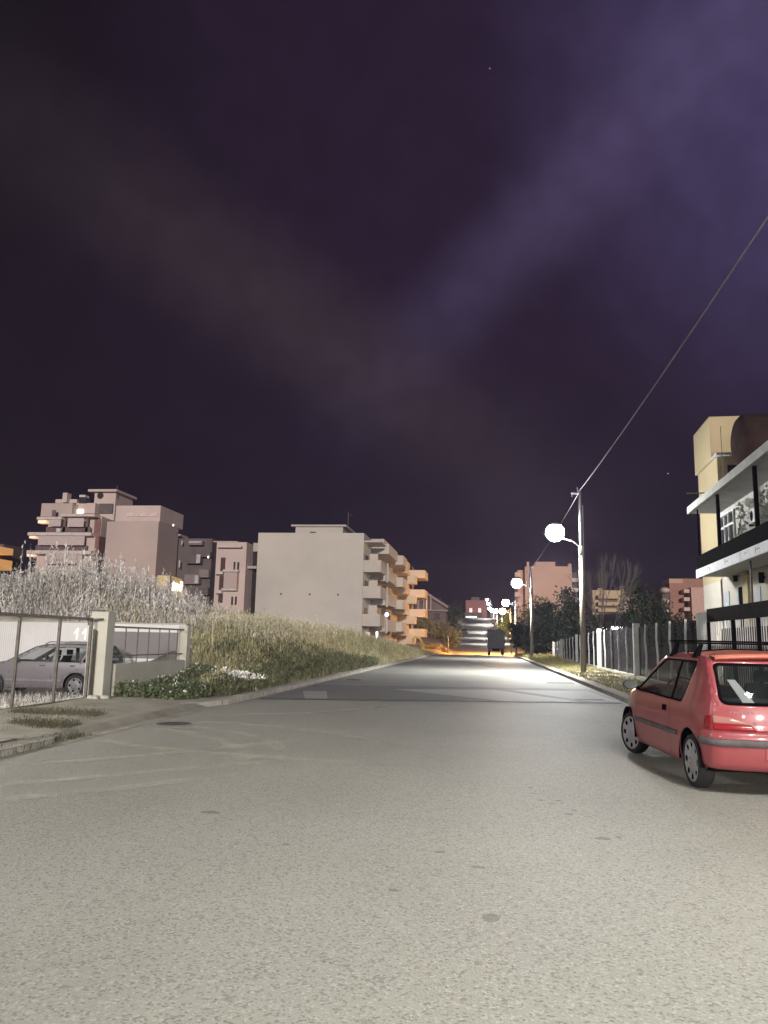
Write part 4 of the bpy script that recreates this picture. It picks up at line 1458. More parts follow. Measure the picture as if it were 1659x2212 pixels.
# tiered balcony block, leftmost
b6 = rootpx('apartment_building', 140, 124, 'tiered block with wide balcony bands and a small lit window, leftmost in view')
zb_(zA, 'wall', M_MAUVE2, b6, 75, 540, 640, 1000, 128, 16)
zb_(zA, 'wall', M_MAUVE2, b6, 195, 360, 700, 539, 128.5, 16)
zb_(zA, 'wall', M_MAUVE, b6, 135, 237, 430, 359, 129, 15)
zb_(zA, 'roof_box', M_MAUVE2, b6, 270, 200, 470, 236, 131, 8)
zb_(zA, 'roof_box', M_MAUVE2, b6, 455, 235, 640, 330, 131, 10)
zb_(zA, 'chimney', M_MAUVE2, b6, 333, 140, 382, 228, 130, 1.5)
zb_(zA, 'solar_tank', mat('pale_tank', (.6, .58, .58), .5), b6, 490, 160, 545, 180, 130, 1.5)
zb_(zA, 'solar_panel', M_DOOR, b6, 485, 182, 555, 232, 130.5, 1.5)
for (x0, y0, x1, y1) in ((15, 505, 600, 532), (5, 672, 600, 700), (320, 335, 635, 358), (100, 362, 330, 385)):
    zb_(zA, 'balcony_slab', mat('pale_slab', (.62, .55, .52), .8), b6, x0, y0, x1, y1, 126.4, 4, 0)
for (x0, y0, x1, y1) in ((115, 540, 545, 622), (180, 702, 520, 792), (215, 375, 330, 450), (385, 375, 540, 455)):
    zb_(zA, 'awning', mat('pink_awning', (.56, .47, .45), .85, stretch=(1, 1, 4)), b6, x0, y0, x1, y1, 126.8, .0, .2)
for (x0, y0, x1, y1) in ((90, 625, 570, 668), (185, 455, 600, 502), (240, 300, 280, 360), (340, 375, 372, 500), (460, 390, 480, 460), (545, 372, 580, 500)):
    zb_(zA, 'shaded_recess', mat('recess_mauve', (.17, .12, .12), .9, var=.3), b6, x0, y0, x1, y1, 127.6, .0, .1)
zb_(zA, 'lit_window', emis('bright_window', (1, .92, .75), 3), b6, 455, 295, 527, 332, 130.9, .0, .1)
zb_(zA, 'air_conditioner', mat('ac_white', (.62, .62, .60)), b6, 278, 468, 318, 500, 126.3, .5)
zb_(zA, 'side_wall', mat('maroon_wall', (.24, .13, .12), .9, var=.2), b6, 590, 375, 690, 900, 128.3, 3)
# undersides on the left: warm street light put in as their own glow
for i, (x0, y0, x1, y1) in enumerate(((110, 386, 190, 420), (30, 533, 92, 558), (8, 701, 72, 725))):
    zb_(zA, 'soffit', emis('warm_soffit_glow', (1, .55, .25), .75), b6, x0, y0, x1, y1, 127, 1.2)

# orange glowing slabs at the very left and the glowing yellow awning
bo = rootpx('apartment_building', 5, 150, 'balcony slabs with an orange glow of their own at the left edge of the view')
M_BO = mat('orange_glow_render', (.62, .42, .22), .9, emit=(1, .45, .12), es=.45)  # own emission stands in for orange lamplight
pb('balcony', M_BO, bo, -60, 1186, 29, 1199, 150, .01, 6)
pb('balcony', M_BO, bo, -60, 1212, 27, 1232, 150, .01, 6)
pb('wall', M_DARKB, bo, -80, 1175, 8, 1290, 154, 8)
ya = empty('lit_awning', tuple(at(368, 1300, 84)), 'small yellow awning with lamplight put in as its own glow, above the tall grass', 'awning')
M_AWN = mat('yellow_glow_canvas', (.55, .42, .20), .8, var=.12, emit=(1, .7, .3), es=.16)  # canvas emits in place of lamplight falling on it
zb_(z3, 'canvas_side', M_AWN, ya, 100, 635, 280, 820, 84, .0, .08)
c0, c1, c2, c3 = at(*z3(298, 640), 84), at(*z3(440, 690), 86), at(*z3(465, 790), 86), at(*z3(300, 700), 84)
MB().hexa([tuple(c0), tuple(c1), tuple(c2), tuple(c3)], [(p.x, p.y + .1, p.z) for p in (c0, c1, c2, c3)]).build('canvas_front', M_AWN, ya)
zb_(z3, 'lit_opening', emis('awning_lamp_glow', (1, .86, .6), 2.2), ya, 300, 720, 448, 850, 85.5, .2)
zb_(z3, 'parapet', M_AWN, ya, 300, 852, 460, 940, 85, .2)
zb_(z3, 'post', M_GALV, ya, 88, 640, 98, 900, 84, .1)

# right hand far blocks
r1 = rootpx('apartment_building', 1180, 210, 'large plain peach gable block behind the second lamp pole')
zb_(zB, 'wall', M_PEACH, r1, 135, 100, 475, 620, 210, 26)
zb_(zB, 'penthouse', M_PEACH, r1, 165, 60, 335, 99, 214, 10)
zb_(zB, 'chimney', M_PEACH, r1, 448, 76, 472, 99, 210, 2)
zb_(zB, 'chimney', M_PEACH, r1, 92, 60, 112, 100, 211, 2)
zb_(zB, 'wall', M_PEACH, r1, 80, 100, 134, 620, 212, 24)
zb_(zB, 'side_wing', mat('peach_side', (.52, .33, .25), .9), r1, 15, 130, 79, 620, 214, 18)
for y0 in (150, 235, 320, 405):
    zb_(zB, 'balcony', mat('pale_peach', (.62, .43, .34), .9), r1, -10, y0, 40, y0 + 38, 212, 4)
    zb_(zB, 'balcony', mat('pale_slab', (.62, .55, .52), .8), r1, 477, y0 + 50, 530, y0 + 80, 214, 5)
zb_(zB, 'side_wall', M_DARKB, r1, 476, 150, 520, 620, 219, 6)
r2 = rootpx('apartment_building', 1330, 300, 'sand coloured block with balconies behind the bare tree')
zb_(zB, 'wall', M_SAND, r2, 658, 305, 895, 560, 300, 20)
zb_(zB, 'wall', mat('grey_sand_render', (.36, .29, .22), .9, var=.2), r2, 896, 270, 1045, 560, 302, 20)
zb_(zB, 'chimney', M_SAND, r2, 700, 285, 740, 304, 300, 4)
for y0 in (345, 405, 460):
    zb_(zB, 'balcony', M_SAND, r2, 705, y0, 880, y0 + 28, 297, 2.9)
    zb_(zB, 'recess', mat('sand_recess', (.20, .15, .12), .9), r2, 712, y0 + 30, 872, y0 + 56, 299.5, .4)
    zb_(zB, 'window', mat('pale_blind', (.5, .45, .42), .8), r2, 925, y0 + 5, 960, y0 + 28, 301.7, .2)
zb_(zB, 'lit_window', M_WARMW, r2, 755, 515, 782, 545, 299.4, .3)
zb_(zB, 'lit_window', M_WARMW, r2, 805, 520, 842, 548, 299.4, .3)
r3 = rootpx('apartment_building', 1480, 215, 'red brown block with white rounded balconies beside the villa')
zb_(zB, 'wall', M_RED, r3, 1325, 245, 1620, 560, 215, 22)
zb_(zB, 'roof_wall', M_RED, r3, 1430, 205, 1620, 244, 217, 18)
zb_(zB, 'roof_box', M_PEACH, r3, 1312, 205, 1428, 244, 215.5, 8)
for y0 in (275, 370, 460):
    p, q = at(*zB(1235, y0 + 55), 213), at(*zB(1322, y0), 213)
    MB().ball(((p.x + q.x) / 2, 214, (p.z + q.z) / 2), (q.x - p.x) / 2, 2.0, (q.z - p.z) / 2, 14, 6, -.9, .9).build('balcony', mat('pink_white_balcony', (.62, .47, .42), .85), r3, smooth=True)
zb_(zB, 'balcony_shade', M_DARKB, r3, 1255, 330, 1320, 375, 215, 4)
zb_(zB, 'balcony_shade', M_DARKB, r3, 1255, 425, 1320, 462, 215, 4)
zb_(zB, 'wing', mat('pink_wing', (.56, .38, .32), .9), r3, 1512, 280, 1620, 560, 211, 3.9)
for y0 in (285, 355, 440):
    zb_(zB, 'balcony', mat('pink_white_balcony', (.62, .47, .42), .85), r3, 1440, y0 + 10, 1510, y0 + 40, 212, 2.9)
r4 = rootpx('apartment_building', 1425, 260, 'distant pinkish terrace block left of the red brown one')
zb_(zB, 'wall', mat('dim_pink_render', (.33, .25, .22), .9, var=.25), r4, 1130, 400, 1240, 520, 262, 14)
for i, (x0, y0, x1, y1) in enumerate(((1140, 405, 1200, 430), (1180, 440, 1238, 462), (1195, 365, 1235, 392))):
    zb_(zB, 'balcony', M_MAUVE2, r4, x0, y0, x1, y1, 259, 2.9)

# gabled house far left of the road
hs = rootpx('gabled_house', 925, 185, 'dim gabled house with wooden roof framing above the olive shrubs')
a, b, c = at(896, 1318, 185), at(968, 1312, 185), at(918, 1280, 185)
MB().prism([(a.x, a.z), (b.x, a.z), (c.x, c.z), (a.x, c.z)], 'y', 186, 194).build('gable_wall', M_DARKB, hs)
MB().box(a.x - 1, b.x - .6, 186, 194, a.z - 5, a.z - .01).build('wall', mat('dim_house_wall', (.13, .095, .09), .9), hs)
MB().path([tuple(c), tuple(b)], .32, 4).path([(a.x, 185, a.z), (b.x, 185, a.z)], .2, 4).path([(a.x, 185, c.z), tuple(c)], .3, 4).build('roof_beam', mat('greyish_beam', (.34, .26, .25), .9), hs)
for px in (903, 915, 930):
    p0 = at(px, 1330 if px == 903 else 1318, 185)
    p1 = at(px, 1284, 185)
    MB().box(p0.x - .18, p0.x + .18, 184.8, 185.2, p0.z, p1.z).build('post', mat('greyish_beam', (.34, .26, .25), .9), hs)
MB().box(b.x - 3.4, b.x - 2.0, 185.9, 185.99, a.z - 2.2, a.z - .6).build('window', M_DOOR, hs)

# low building with pinkish lights at the end of the road
fh = rootpx('far_house', 1028, 345, 'low house with two pink lit windows at the far end of the road')
pb('wall', mat('red_lit_render', (.30, .15, .14), .9), fh, 1006, 1297, 1052, 1338, 345, 12)  # red light on the wall put into its colour
pb('roof', M_DARKB, fh, 1018, 1290, 1036, 1297, 350, 8)
for px in (1014, 1033):
    pb('lit_window', emis('pink_window', (1, .50, .45), 1.0), fh, px, 1314, px + 6, 1323, 344.8, .1)
pb('lit_strip', emis('white_strip_light', (.9, .95, .9), 1.6), fh, 1006, 1331, 1030, 1336, 344.6, .1)
pb('awning', M_DARKB, fh, 1003, 1323, 1042, 1330.5, 343, 1.5)

# thin bits near the crossing
pp = at(968, 1392, 124)
sp = empty('marker_post', (pp.x, 124, float(gz(pp.x, 124))), 'thin orange lit post on the verge at the crossing', 'post')
MB().tube((pp.x, 124, float(gz(pp.x, 124))), (pp.x, 124, pp.z + 1.1), .07, n=8).build('shaft', M_B3, sp)
MB().box(pp.x - .10, pp.x + .10, 123.9, 124.1, pp.z + 1.1, pp.z + 1.3).build('cap', M_B3, sp)
ex = at(900, 1388, 116)
xb = empty('digger', (ex.x, 116, float(gz(ex.x, 116))), 'small orange lit digger with its arm bent, left of the crossing', 'digger')
q = lambda px, py: tuple(at(px, py, 116))
MB().path([q(892, 1392), q(893, 1381), q(899, 1375), q(907, 1379), q(912, 1389), q(914, 1398)], [.22, .26, .24, .22, .16, .14], 6).build('boom', mat('ochre_machine_paint', (.55, .38, .12), .6), xb)
a0 = at(884, 1392, 116)
MB().box(a0.x, a0.x + 1.6, 115.4, 117, a0.z - .9, a0.z).build('cab', M_DARKB, xb, bevel=.05)
MB().box(a0.x - .3, a0.x + 2.0, 115.2, 117.2, a0.z - 1.6, a0.z - .92).build('track', M_BLACK, xb, bevel=.1)
MB().box(a0.x + 1.75, a0.x + 2.3, 115.8, 116.5, a0.z - .95, a0.z - .4).build('bucket', mat('ochre_machine_paint', (.55, .38, .12), .6), xb)


# ---------------------------------------------------------------- vehicles
def inside(p, poly):
    x, y = p
    c = False
    n = len(poly)
    for i in range(n):
        x1, y1 = poly[i]
        x2, y2 = poly[(i + 1) % n]
        if (y1 > y) != (y2 > y) and x < (x2 - x1) * (y - y1) / (y2 - y1) + x1:
            c = not c
    return c


def roundpoly(poly, r=.04, n=4):
    """soften the corners of a polygon"""
    out = []
    k = len(poly)
    for i in range(k):
        p0, p1, p2 = Vector(poly[i - 1]), Vector(poly[i]), Vector(poly[(i + 1) % k])
        rr = poly[i][2] if len(poly[i]) > 2 else r
        p0, p1, p2 = Vector(p0[:2]), Vector(p1[:2]), Vector(p2[:2])
        rr = min(rr, (p0 - p1).length * .45, (p2 - p1).length * .45)
        a = p1 + (p0 - p1).normalized() * rr
        b = p1 + (p2 - p1).normalized() * rr
        for j in range(n + 1):
            t = j / n
            out.append(tuple(a * (1 - t) ** 2 + p1 * 2 * t * (1 - t) + b * t * t))
    return out


def dense(poly, st):
    out = []
    k = len(poly)
    for i in range(k):
        a, b = Vector(poly[i]), Vector(poly[(i + 1) % k])
        n = max(1, int((b - a).length / st))
        for j in range(n):
            out.append(tuple(a.lerp(b, j / n)))
    return out


def patch(mb, outline, holes, fmap, st=.06):
    """triangulated patch of a curved surface: outline minus holes, mapped by fmap(u, v) -> (x, y, z)"""
    vs, es = [], []

    def loop(pl):
        pl = dense(pl, st)
        o = len(vs)
        vs.extend(Vector(p) for p in pl)
        es.extend((o + i, o + (i + 1) % len(pl)) for i in range(len(pl)))
    loop(outline)
    for h in holes:
        loop(h)
    us = [p[0] for p in outline]
    ws = [p[1] for p in outline]
    u = min(us) + st * .5
    while u < max(us):
        v = min(ws) + st * .5
        while v < max(ws):
            if inside((u, v), outline) and not any(inside((u, v), h) for h in holes):
                vs.append(Vector((u, v)))
            v += st
        u += st
    r = delaunay_2d_cdt(vs, es, [], 0, 1e-5)
    V, T = r[0], r[2]
    T2 = []
    for t in T:
        c = ((V[t[0]][0] + V[t[1]][0] + V[t[2]][0]) / 3, (V[t[0]][1] + V[t[1]][1] + V[t[2]][1]) / 3)
        if inside(c, outline) and not any(inside(c, h) for h in holes):
            T2.append(tuple(t))
    mb.add([fmap(v[0], v[1]) for v in V], T2)
    return mb


def finish(mb, name, m, parent, thick=0., weld=True, smooth=True, off=-1, recalc=True):
    import bmesh
    o = mb.build(name, m, parent, smooth=smooth, local=True, recalc=False)
    b = bmesh.new()
    b.from_mesh(o.data)
    if weld:
        bmesh.ops.remove_doubles(b, verts=b.verts, dist=.0008)
    if recalc:
        bmesh.ops.recalc_face_normals(b, faces=b.faces)
    b.to_mesh(o.data)
    b.free()
    if smooth:
        o.data.polygons.foreach_set('use_smooth', [True] * len(o.data.polygons))
    if thick:
        md = o.modifiers.new('solid', 'SOLIDIFY')
        md.thickness = thick
        md.offset = off
    return o


def arc(cx, cy, r, a0, a1, n=14):
    return [(cx + r * math.cos(R(a0 + (a1 - a0) * i / n)), cy + r * math.sin(R(a0 + (a1 - a0) * i / n))) for i in range(n + 1)]


def revolve(mb, prof, cx, cy, cz, n=32, sx=1):
    """profile (offset along x, radius) about the wheel axle"""
    o = len(mb.v)
    for a, r in prof:
        for i in range(n):
            t = 2 * math.pi * i / n
            mb.v.append((cx + sx * a, cy + r * math.cos(t), cz + r * math.sin(t)))
    for k in range(len(prof) - 1):
        for i in range(n):
            mb.f.append((o + k * n + i, o + (k + 1) * n + i, o + (k + 1) * n + (i + 1) % n, o + k * n + (i + 1) % n))
    return mb


M_TRIMD = mat('dull_wheel_trim', (.16, .155, .17), .5, var=.2, metal=.3)
M_TRIM = mat('silver_wheel_trim', (.44, .43, .46), .38, var=.2, metal=.55)


def wheel(parent, x, y, z, r, side, steer=0., holes=8, wd=.17, rimk=.80, tm_=None):
    """side -1: left wheel, its outer face towards -x"""
    w_ = bpy.data.objects.new('wheel', None)
    C.objects.link(w_)
    w_.parent = parent
    w_.location = (x, y, z)
    w_.rotation_euler = (0, 0, steer)
    s = side
    tm = MB()
    revolve(tm, [(wd / 2 - .035, r * rimk * .93), (wd / 2 - .01, r * rimk), (wd / 2, r * .88), (wd / 2 - .015, r * .955), (wd / 2 - .045, r), (0, r * 1.003), (-wd / 2 + .04, r), (-wd / 2, r * .9), (-wd / 2 + .02, r * .6)], 0, 0, 0, 40, s)
    tm.build('tyre', M_RUB, w_, smooth=True, local=True)
    # trim with round holes near its edge
    R0 = r * rimk
    outl = arc(0, 0, R0, 0, 360, 40)[:-1]
    hl = []
    for k in range(holes):
        t = 2 * math.pi * k / holes
        c, q_ = R0 * .75 * math.cos(t), R0 * .75 * math.sin(t)
        hl.append([(c + (R0 * .145 * math.cos(a)) * math.cos(t) - (R0 * .155 * math.sin(a)) * math.sin(t), q_ + (R0 * .145 * math.cos(a)) * math.sin(t) + (R0 * .155 * math.sin(a)) * math.cos(t)) for a in [2 * math.pi * j / 10 for j in range(10)]])

    def dish(u, v):
        rr = math.hypot(u, v) / R0
        d = .012 * math.exp(-((rr - .93) / .06) ** 2) + .016 * (1 if rr < .42 else max(0, 1 - (rr - .42) / .12)) - .006
        return (s * (wd / 2 - .012 + d), u, v)
    rm = MB()
    patch(rm, outl, hl, dish, .022)
    finish(rm, 'wheel_trim', tm_ or M_TRIM, w_, .004)
    MB().tube((s * (wd / 2 - .05), 0, 0), (s * (wd / 2 - .045), 0, 0), R0 * .97, n=28).build('rim_disc', M_BLACK, w_, local=True)
    cp = MB()
    cp.tube((s * (wd / 2 + .002), 0, 0), (s * (wd / 2 + .012), 0, 0), R0 * .15, R0 * .12, 16)
    cp.build('hub_cap', tm_ or M_TRIM, w_, local=True)
    return w_


# ---- the red three door hatchback
M_REDP = mat('faded_red_paint', (.29, .062, .070), .36, var=.07, scale=1.2, coat=.5)
M_REDROOF = mat('lighter_roof_paint', (.50, .13, .09), .55, scale=2.2, col2=(.55, .19, .13), coat=.1)  # roof and spoiler paint lighter than the body
M_GLASS = glassy('car_glass', (.03, .035, .035), .30, .04)
M_TRIMG = mat('grey_rubber_trim', (.10, .09, .095), .75, var=.25, scale=9)
M_LENS = mat('red_lamp_lens', (.25, .012, .018), .2, var=.1, spec=.5)
M_LENSP = mat('pale_lamp_lens', (.36, .16, .14), .2, var=.1, spec=.5)
M_SEAT = mat('dark_seat_cloth', (.05, .05, .055), .95, var=.3, scale=10)
M_LINER = mat('grey_headliner', (.28, .28, .27), .95, var=.1)

RX, RY = 2.23, 8.87 + .2
hd = R(3.9)
S = 1.05
fwv = Vector((-math.sin(hd), math.cos(hd), 0))
rtv = Vector((math.cos(hd), math.sin(hd), 0))
org = Vector((2.23, 8.87, 0)) + fwv * .19 * S + rtv * .80 * S
car = empty('parked_car', tuple(org + Vector((0, 0, .006))), 'faded red three door hatchback with a roof rack parked at the right kerb', 'car', rz=hd, s=S)

HW = .80


def half(y, z):
    """half width of the body"""
    if z <= .86:
        w0 = np.interp(z, [.15, .24, .34, .50, .62, .74, .86], [.735, .765, .785, .800, .797, .785, .765])
    else:
        w0 = np.interp(z, [.86, 1.0, 1.15, 1.27, 1.34], [.765, .728, .690, .655, .600])
    # plan taper at both ends
    if y < -.05:
        w0 -= .10 * ((-.05 - y) / .50) ** 2.4
    if y > 2.0:
        w0 -= .17 * ((y - 2.0) / 1.05) ** 2.0
    return float(w0)


def yend(z):
    """rear corner line in side view"""
    return float(np.interp(z, [.2, .3, .45, .60, .64, .75, .86, 1.0, 1.15, 1.27, 1.34], [-.46, -.49, -.52, -.52, -.505, -.50, -.485, -.43, -.34, -.24, -.12]))


def rear_y(x, z):
    wc = half(yend(z), z)
    t = min(1, abs(x) / wc)
    return yend(z) - .115 * (1 - t ** 2.6)


roof = [(-.12, 1.325), (.15, 1.345), (.6, 1.355), (1.0, 1.34), (1.22, 1.30)]
hoodl = [(1.98, .90), (2.3, .845), (2.7, .77), (2.95, .68), (3.03, .56), (3.05, .40), (2.99, .20)]
FAX = 2.50
side_out = [(yend(z), z) for z in (.27, .35, .45, .55, .60, .64, .75, .86, 1.0, 1.15, 1.27, 1.31)] + roof + [(1.6, 1.10)] + hoodl \
    + [(FAX + .34, .20)] + arc(FAX, .27, .325, -8, 188, 18) + [(FAX - .34, .19), (.345, .21)] + arc(0, .27, .325, -8, 188, 18) + [(-.36, .25)]
doorwin = roundpoly([(2.02, .875, .03), (.66, .855, .01), (.575, 1.268, .01), (1.13, 1.268, .08)])
qwin = roundpoly([(.60, .855, .01), (.275, .855, .07), (.03, 1.262, .07), (.52, 1.268, .01)])
seal_d = roundpoly([(2.12, .862, .03), (.625, .835, .01), (.545, 1.285, .02), (1.14, 1.285, .09)])
winh = roundpoly([(2.14, .855, .03), (.24, .832, .09), (-.005, 1.282, .09), (1.15, 1.288, .09)])

for s_ in (-1, 1):
    pass
bm_ = MB()
for s_ in (-1, 1):
    patch(bm_, side_out, [winh], lambda u, v, s_=s_: (s_ * half(u, v), u, v), .055)


def roofz(x, y):
    zc = float(np.interp(y, [p[0] for p in roof], [p[1] for p in roof]))
    return zc


# roof, between the side panels
def rf(u, v):
    # u in -1..1 across, v along
    w_ = half(v, roofz(0, v))
    return (u * w_, v, roofz(0, v) + .045 * (1 - u * u))


rg_ = MB()
nu, ys_ = 14, [-.12, -.02, .15, .4, .6, .8, 1.0, 1.12, 1.22]
for v in ys_:
    for i in range(nu + 1):
        rg_.v.append(rf(-1 + 2 * i / nu, v))
for j in range(len(ys_) - 1):
    for i in range(nu):
        rg_.f.append((j * (nu + 1) + i, j * (nu + 1) + i + 1, (j + 1) * (nu + 1) + i + 1, (j + 1) * (nu + 1) + i))
# bonnet and nose
hm = MB()
for (v, z) in hoodl:
    for i in range(nu + 1):
        u = -1 + 2 * i / nu
        hm.v.append((u * half(v, z), v + .06 * (1 - u * u), z + (.05 * (1 - u ** 4) if v < 2.96 else 0)))
for j in range(len(hoodl) - 1):
    for i in range(nu):
        hm.f.append((j * (nu + 1) + i, j * (nu + 1) + i + 1, (j + 1) * (nu + 1) + i + 1, (j + 1) * (nu + 1) + i))
bm_.add(hm.v, hm.f)
body = finish(bm_, 'body', M_REDP, car, .012)
roofo = finish(rg_, 'roof', M_REDROOF, car, .012)

# windscreen
ws = MB()
for j in range(5):
    t = j / 4
    y_, z_ = 1.98 + (1.22 - 1.98) * t, .90 + (1.30 - .90) * t
    for i in range(nu + 1):
        u = -1 + 2 * i / nu
        ws.v.append((u * (half(y_, z_) - .005), y_ + .10 * (1 - u * u) * (1 - t * .5), z_ + .05 * (1 - u * u)))
for j in range(4):
    for i in range(nu):
        ws.f.append((j * (nu + 1) + i, j * (nu + 1) + i + 1, (j + 1) * (nu + 1) + i + 1, (j + 1) * (nu + 1) + i))
finish(ws, 'windscreen', M_GLASS, car)


def side_patch(name, m, outl, holes, off, st=.05, thick=0., sides=(-1, 1), parent=None):
    for s_ in sides:
        mb = MB()
        patch(mb, outl, holes, lambda u, v: (s_ * (half(u, v) + off), u, v), st)
        finish(mb, name, m, parent or car, thick)


side_patch('window_seal', M_BLACK, winh, [doorwin, qwin], -.008, .05, .01)
side_patch('side_window', M_GLASS, doorwin, [], -.012)
side_patch('quarter_window', M_GLASS, qwin, [], -.012)
# door shut lines, drawn as thin dark gaps
M_GAP = mat('panel_gap', (.02, .008, .008), .9)
gap = [(2.0, .86), (2.07, .74), (2.10, .55), (2.06, .32), (1.98, .235)]
for pl_ in ([(.66, .84), (.63, .70), (.62, .52), (.64, .34), (.68, .235)], gap):
    for s_ in (-1,):
        mb = MB()
        V = []
        for (a, b) in pl_:
            V += [(s_ * (half(a, b) + .0025), a - .004, b), (s_ * (half(a, b) + .0025), a + .004, b)]
        mb.add(V, [(2 * i, 2 * i + 1, 2 * i + 3, 2 * i + 2) for i in range(len(pl_) - 1)])
        finish(mb, 'door_gap', M_GAP, car, recalc=False)
side_patch('side_moulding', M_TRIMG, roundpoly([(.36, .475), (.36, .525), (2.10, .515), (2.12, .465)], .01), [], .014, .05, .014)
side_patch('door_handle', M_BLACK, roundpoly([(.76, .70), (.76, .765), (.90, .765), (.90, .70)], .02), [], .010, .03, .01)
# rear panel: tailgate with window hole, lamps, bumper
rw = roundpoly([(-.615, .895, .07), (.615, .895, .07), (.585, 1.245, .05), (-.585, 1.245, .05)])
rwh = roundpoly([(-.645, .865, .09), (.645, .865, .09), (.612, 1.272, .06), (-.612, 1.272, .06)])


def rmap(off):
    return lambda u, v: (u, rear_y(u, v) - off, v)


def edge_poly(z0, z1, k=1.0, n=8):
    zs_ = [z0 + (z1 - z0) * i / n for i in range(n + 1)]
    return [(half(yend(z), z) * k, z) for z in zs_] + [(-half(yend(z), z) * k, z) for z in reversed(zs_)]


tg = MB()
patch(tg, edge_poly(.622, 1.31), [rwh], rmap(0), .05)
# join tailgate top to the roof
top = []
for i in range(nu + 1):
    u = -1 + 2 * i / nu
    w_ = half(yend(1.31), 1.31)
    x_ = u * w_
    tg.v.append((x_, rear_y(x_, 1.31), 1.31))
    tg.v.append(rf(u, -.12))
o_ = len(tg.v) - 2 * (nu + 1)
for i in range(nu):
    tg.f.append((o_ + 2 * i, o_ + 2 * i + 1, o_ + 2 * i + 3, o_ + 2 * i + 2))
tgo = finish(tg, 'tailgate', M_REDP, car, .012)
mb = MB()
patch(mb, rwh, [rw], rmap(-.006), .05)
finish(mb, 'rear_window_seal', M_BLACK, car, .01)
mb = MB()
patch(mb, rw, [], rmap(-.010), .07)
finish(mb, 'rear_window', M_GLASS, car)
# spoiler lip
spm = MB()
for i in range(nu + 1):
    u = -1 + 2 * i / nu
    x_ = u * .585
    yb_ = rear_y(x_, 1.29)
    spm.v += [(x_, yb_ + .16, 1.352 + .035 * (1 - u * u)), (x_, yb_ - .055, 1.325 + .03 * (1 - u * u)), (x_, yb_ - .06, 1.305 + .03 * (1 - u * u)), (x_, yb_ + .02, 1.285 + .02 * (1 - u * u))]
for i in range(nu):
    for k in range(3):
        spm.f.append((i * 4 + k, i * 4 + k + 1, i * 4 + 5 + k, i * 4 + 4 + k))
finish(spm, 'roof_spoiler', M_REDROOF, car, .004)
# tail lamps: wedge shaped, pale above, red below, wrapped round the corner
for s_ in (-1, 1):
    L_ = bpy.data.objects.new('tail_lamp', None)
    C.objects.link(L_)
    L_.parent = car
    wc = half(yend(.68), .68)
    up_ = roundpoly([(s_ * (wc + .002), .690), (s_ * (wc + .002), .765), (s_ * (wc - .16), .748), (s_ * .41, .700), (s_ * .385, .688)], .012)
    lo_ = roundpoly([(s_ * (wc + .002), .630), (s_ * (wc + .002), .686), (s_ * .382, .684), (s_ * .335, .630)], .012)

    def lm(u, v):
        return (u, rear_y(u, v) - .010, v)
    mb = MB()
    patch(mb, up_, [], lm, .04)
    finish(mb, 'upper_lens', M_LENSP, L_, .012)
    mb = MB()
    patch(mb, lo_, [], lm, .04)
    finish(mb, 'lower_lens', M_LENS, L_, .012)
    mb = MB()
    patch(mb, roundpoly([(yend(.68) + .012, .632), (yend(.68) + .012, .762), (-.40, .755), (-.385, .635)], .012), [], lambda u, v: (s_ * (half(u, v) + .010), u, v), .04)
    finish(mb, 'side_lens', M_LENS, L_, .012)
# bumper: upper face, grey strip, lower apron, wrapped on to the sides
bp = MB()
BZ = [(.245, -.02), (.262, .012), (.32, .022), (.42, .018), (.478, .020), (.482, .036), (.542, .040), (.548, .026), (.60, .022), (.625, .0)]


def bump_ring(z, off):
    z_ = min(z, .6)
    pts_ = []
    wc = half(yend(z_), z_)
    for k in range(5):
        y_ = -.335 + (yend(z_) + .0 - -.335) * k / 5
        pts_.append((-(half(y_, z_) + off), y_, z))
    for k in range(17):
        u = -1 + 2 * k / 16
        x_ = u * (wc + off * .8)
        pts_.append((x_, rear_y(u * wc, z_) - off, z))
    for k in range(4, -1, -1):
        y_ = -.335 + (yend(z_) - -.335) * k / 5
        pts_.append((half(y_, z_) + off, y_, z))
    return pts_


rings = [bump_ring(z, o2) for z, o2 in BZ]


def ring_mesh(rs, name, m, parent, thick=.006):
    mb = MB()
    n = len(rs[0])
    for r2 in rs:
        mb.v += r2
    for k in range(len(rs) - 1):
        for i in range(n - 1):
            mb.f.append((k * n + i, k * n + i + 1, (k + 1) * n + i + 1, (k + 1) * n + i))
    return finish(mb, name, m, parent, thick)


ring_mesh([rings[i] for i in (0, 1, 2, 3, 4)] + [rings[7], rings[8], rings[9]], 'rear_bumper', M_REDP, car)
ring_mesh([bump_ring(.478, .024), bump_ring(.484, .037), bump_ring(.540, .040), bump_ring(.548, .026)], 'bumper_strip', M_TRIMG, car)
# number plate recess (plain red plate, no characters) and its shade lip
MB().hexa([(-.28, rear_y(.28, .4) - .032, .365), (.28, rear_y(.28, .4) - .032, .365), (.28, rear_y(.28, .4) - .02, .365), (-.28, rear_y(.28, .4) - .02, .365)],
          [(-.28, rear_y(.28, .4) - .135 + .1, .478), (.28, rear_y(.28, .4) - .135 + .1, .478), (.28, rear_y(.28, .4) - .02, .478), (-.28, rear_y(.28, .4) - .02, .478)]).build('plate_holder', mat('blank_plate_red', (.33, .07, .08), .5, var=.08), car, local=True, bevel=.006)
# badges: thin grey bars of lettering and emblem
mb = MB()
xx = -.56
for k, wl_ in enumerate((.028, .022, .030, .026, .024, .028, .020)):
    mb.box(xx, xx + wl_ * .8, rear_y(xx, .80) - .004, rear_y(xx, .80) - .0005, .787, .806)
    xx += wl_ * 1.2
mb.box(-.36, -.335, rear_y(-.35, .7) - .005, rear_y(-.35, .7), .685, .715)
mb.build('badge', mat('dull_chrome', (.26, .16, .16), .7), car, local=True)
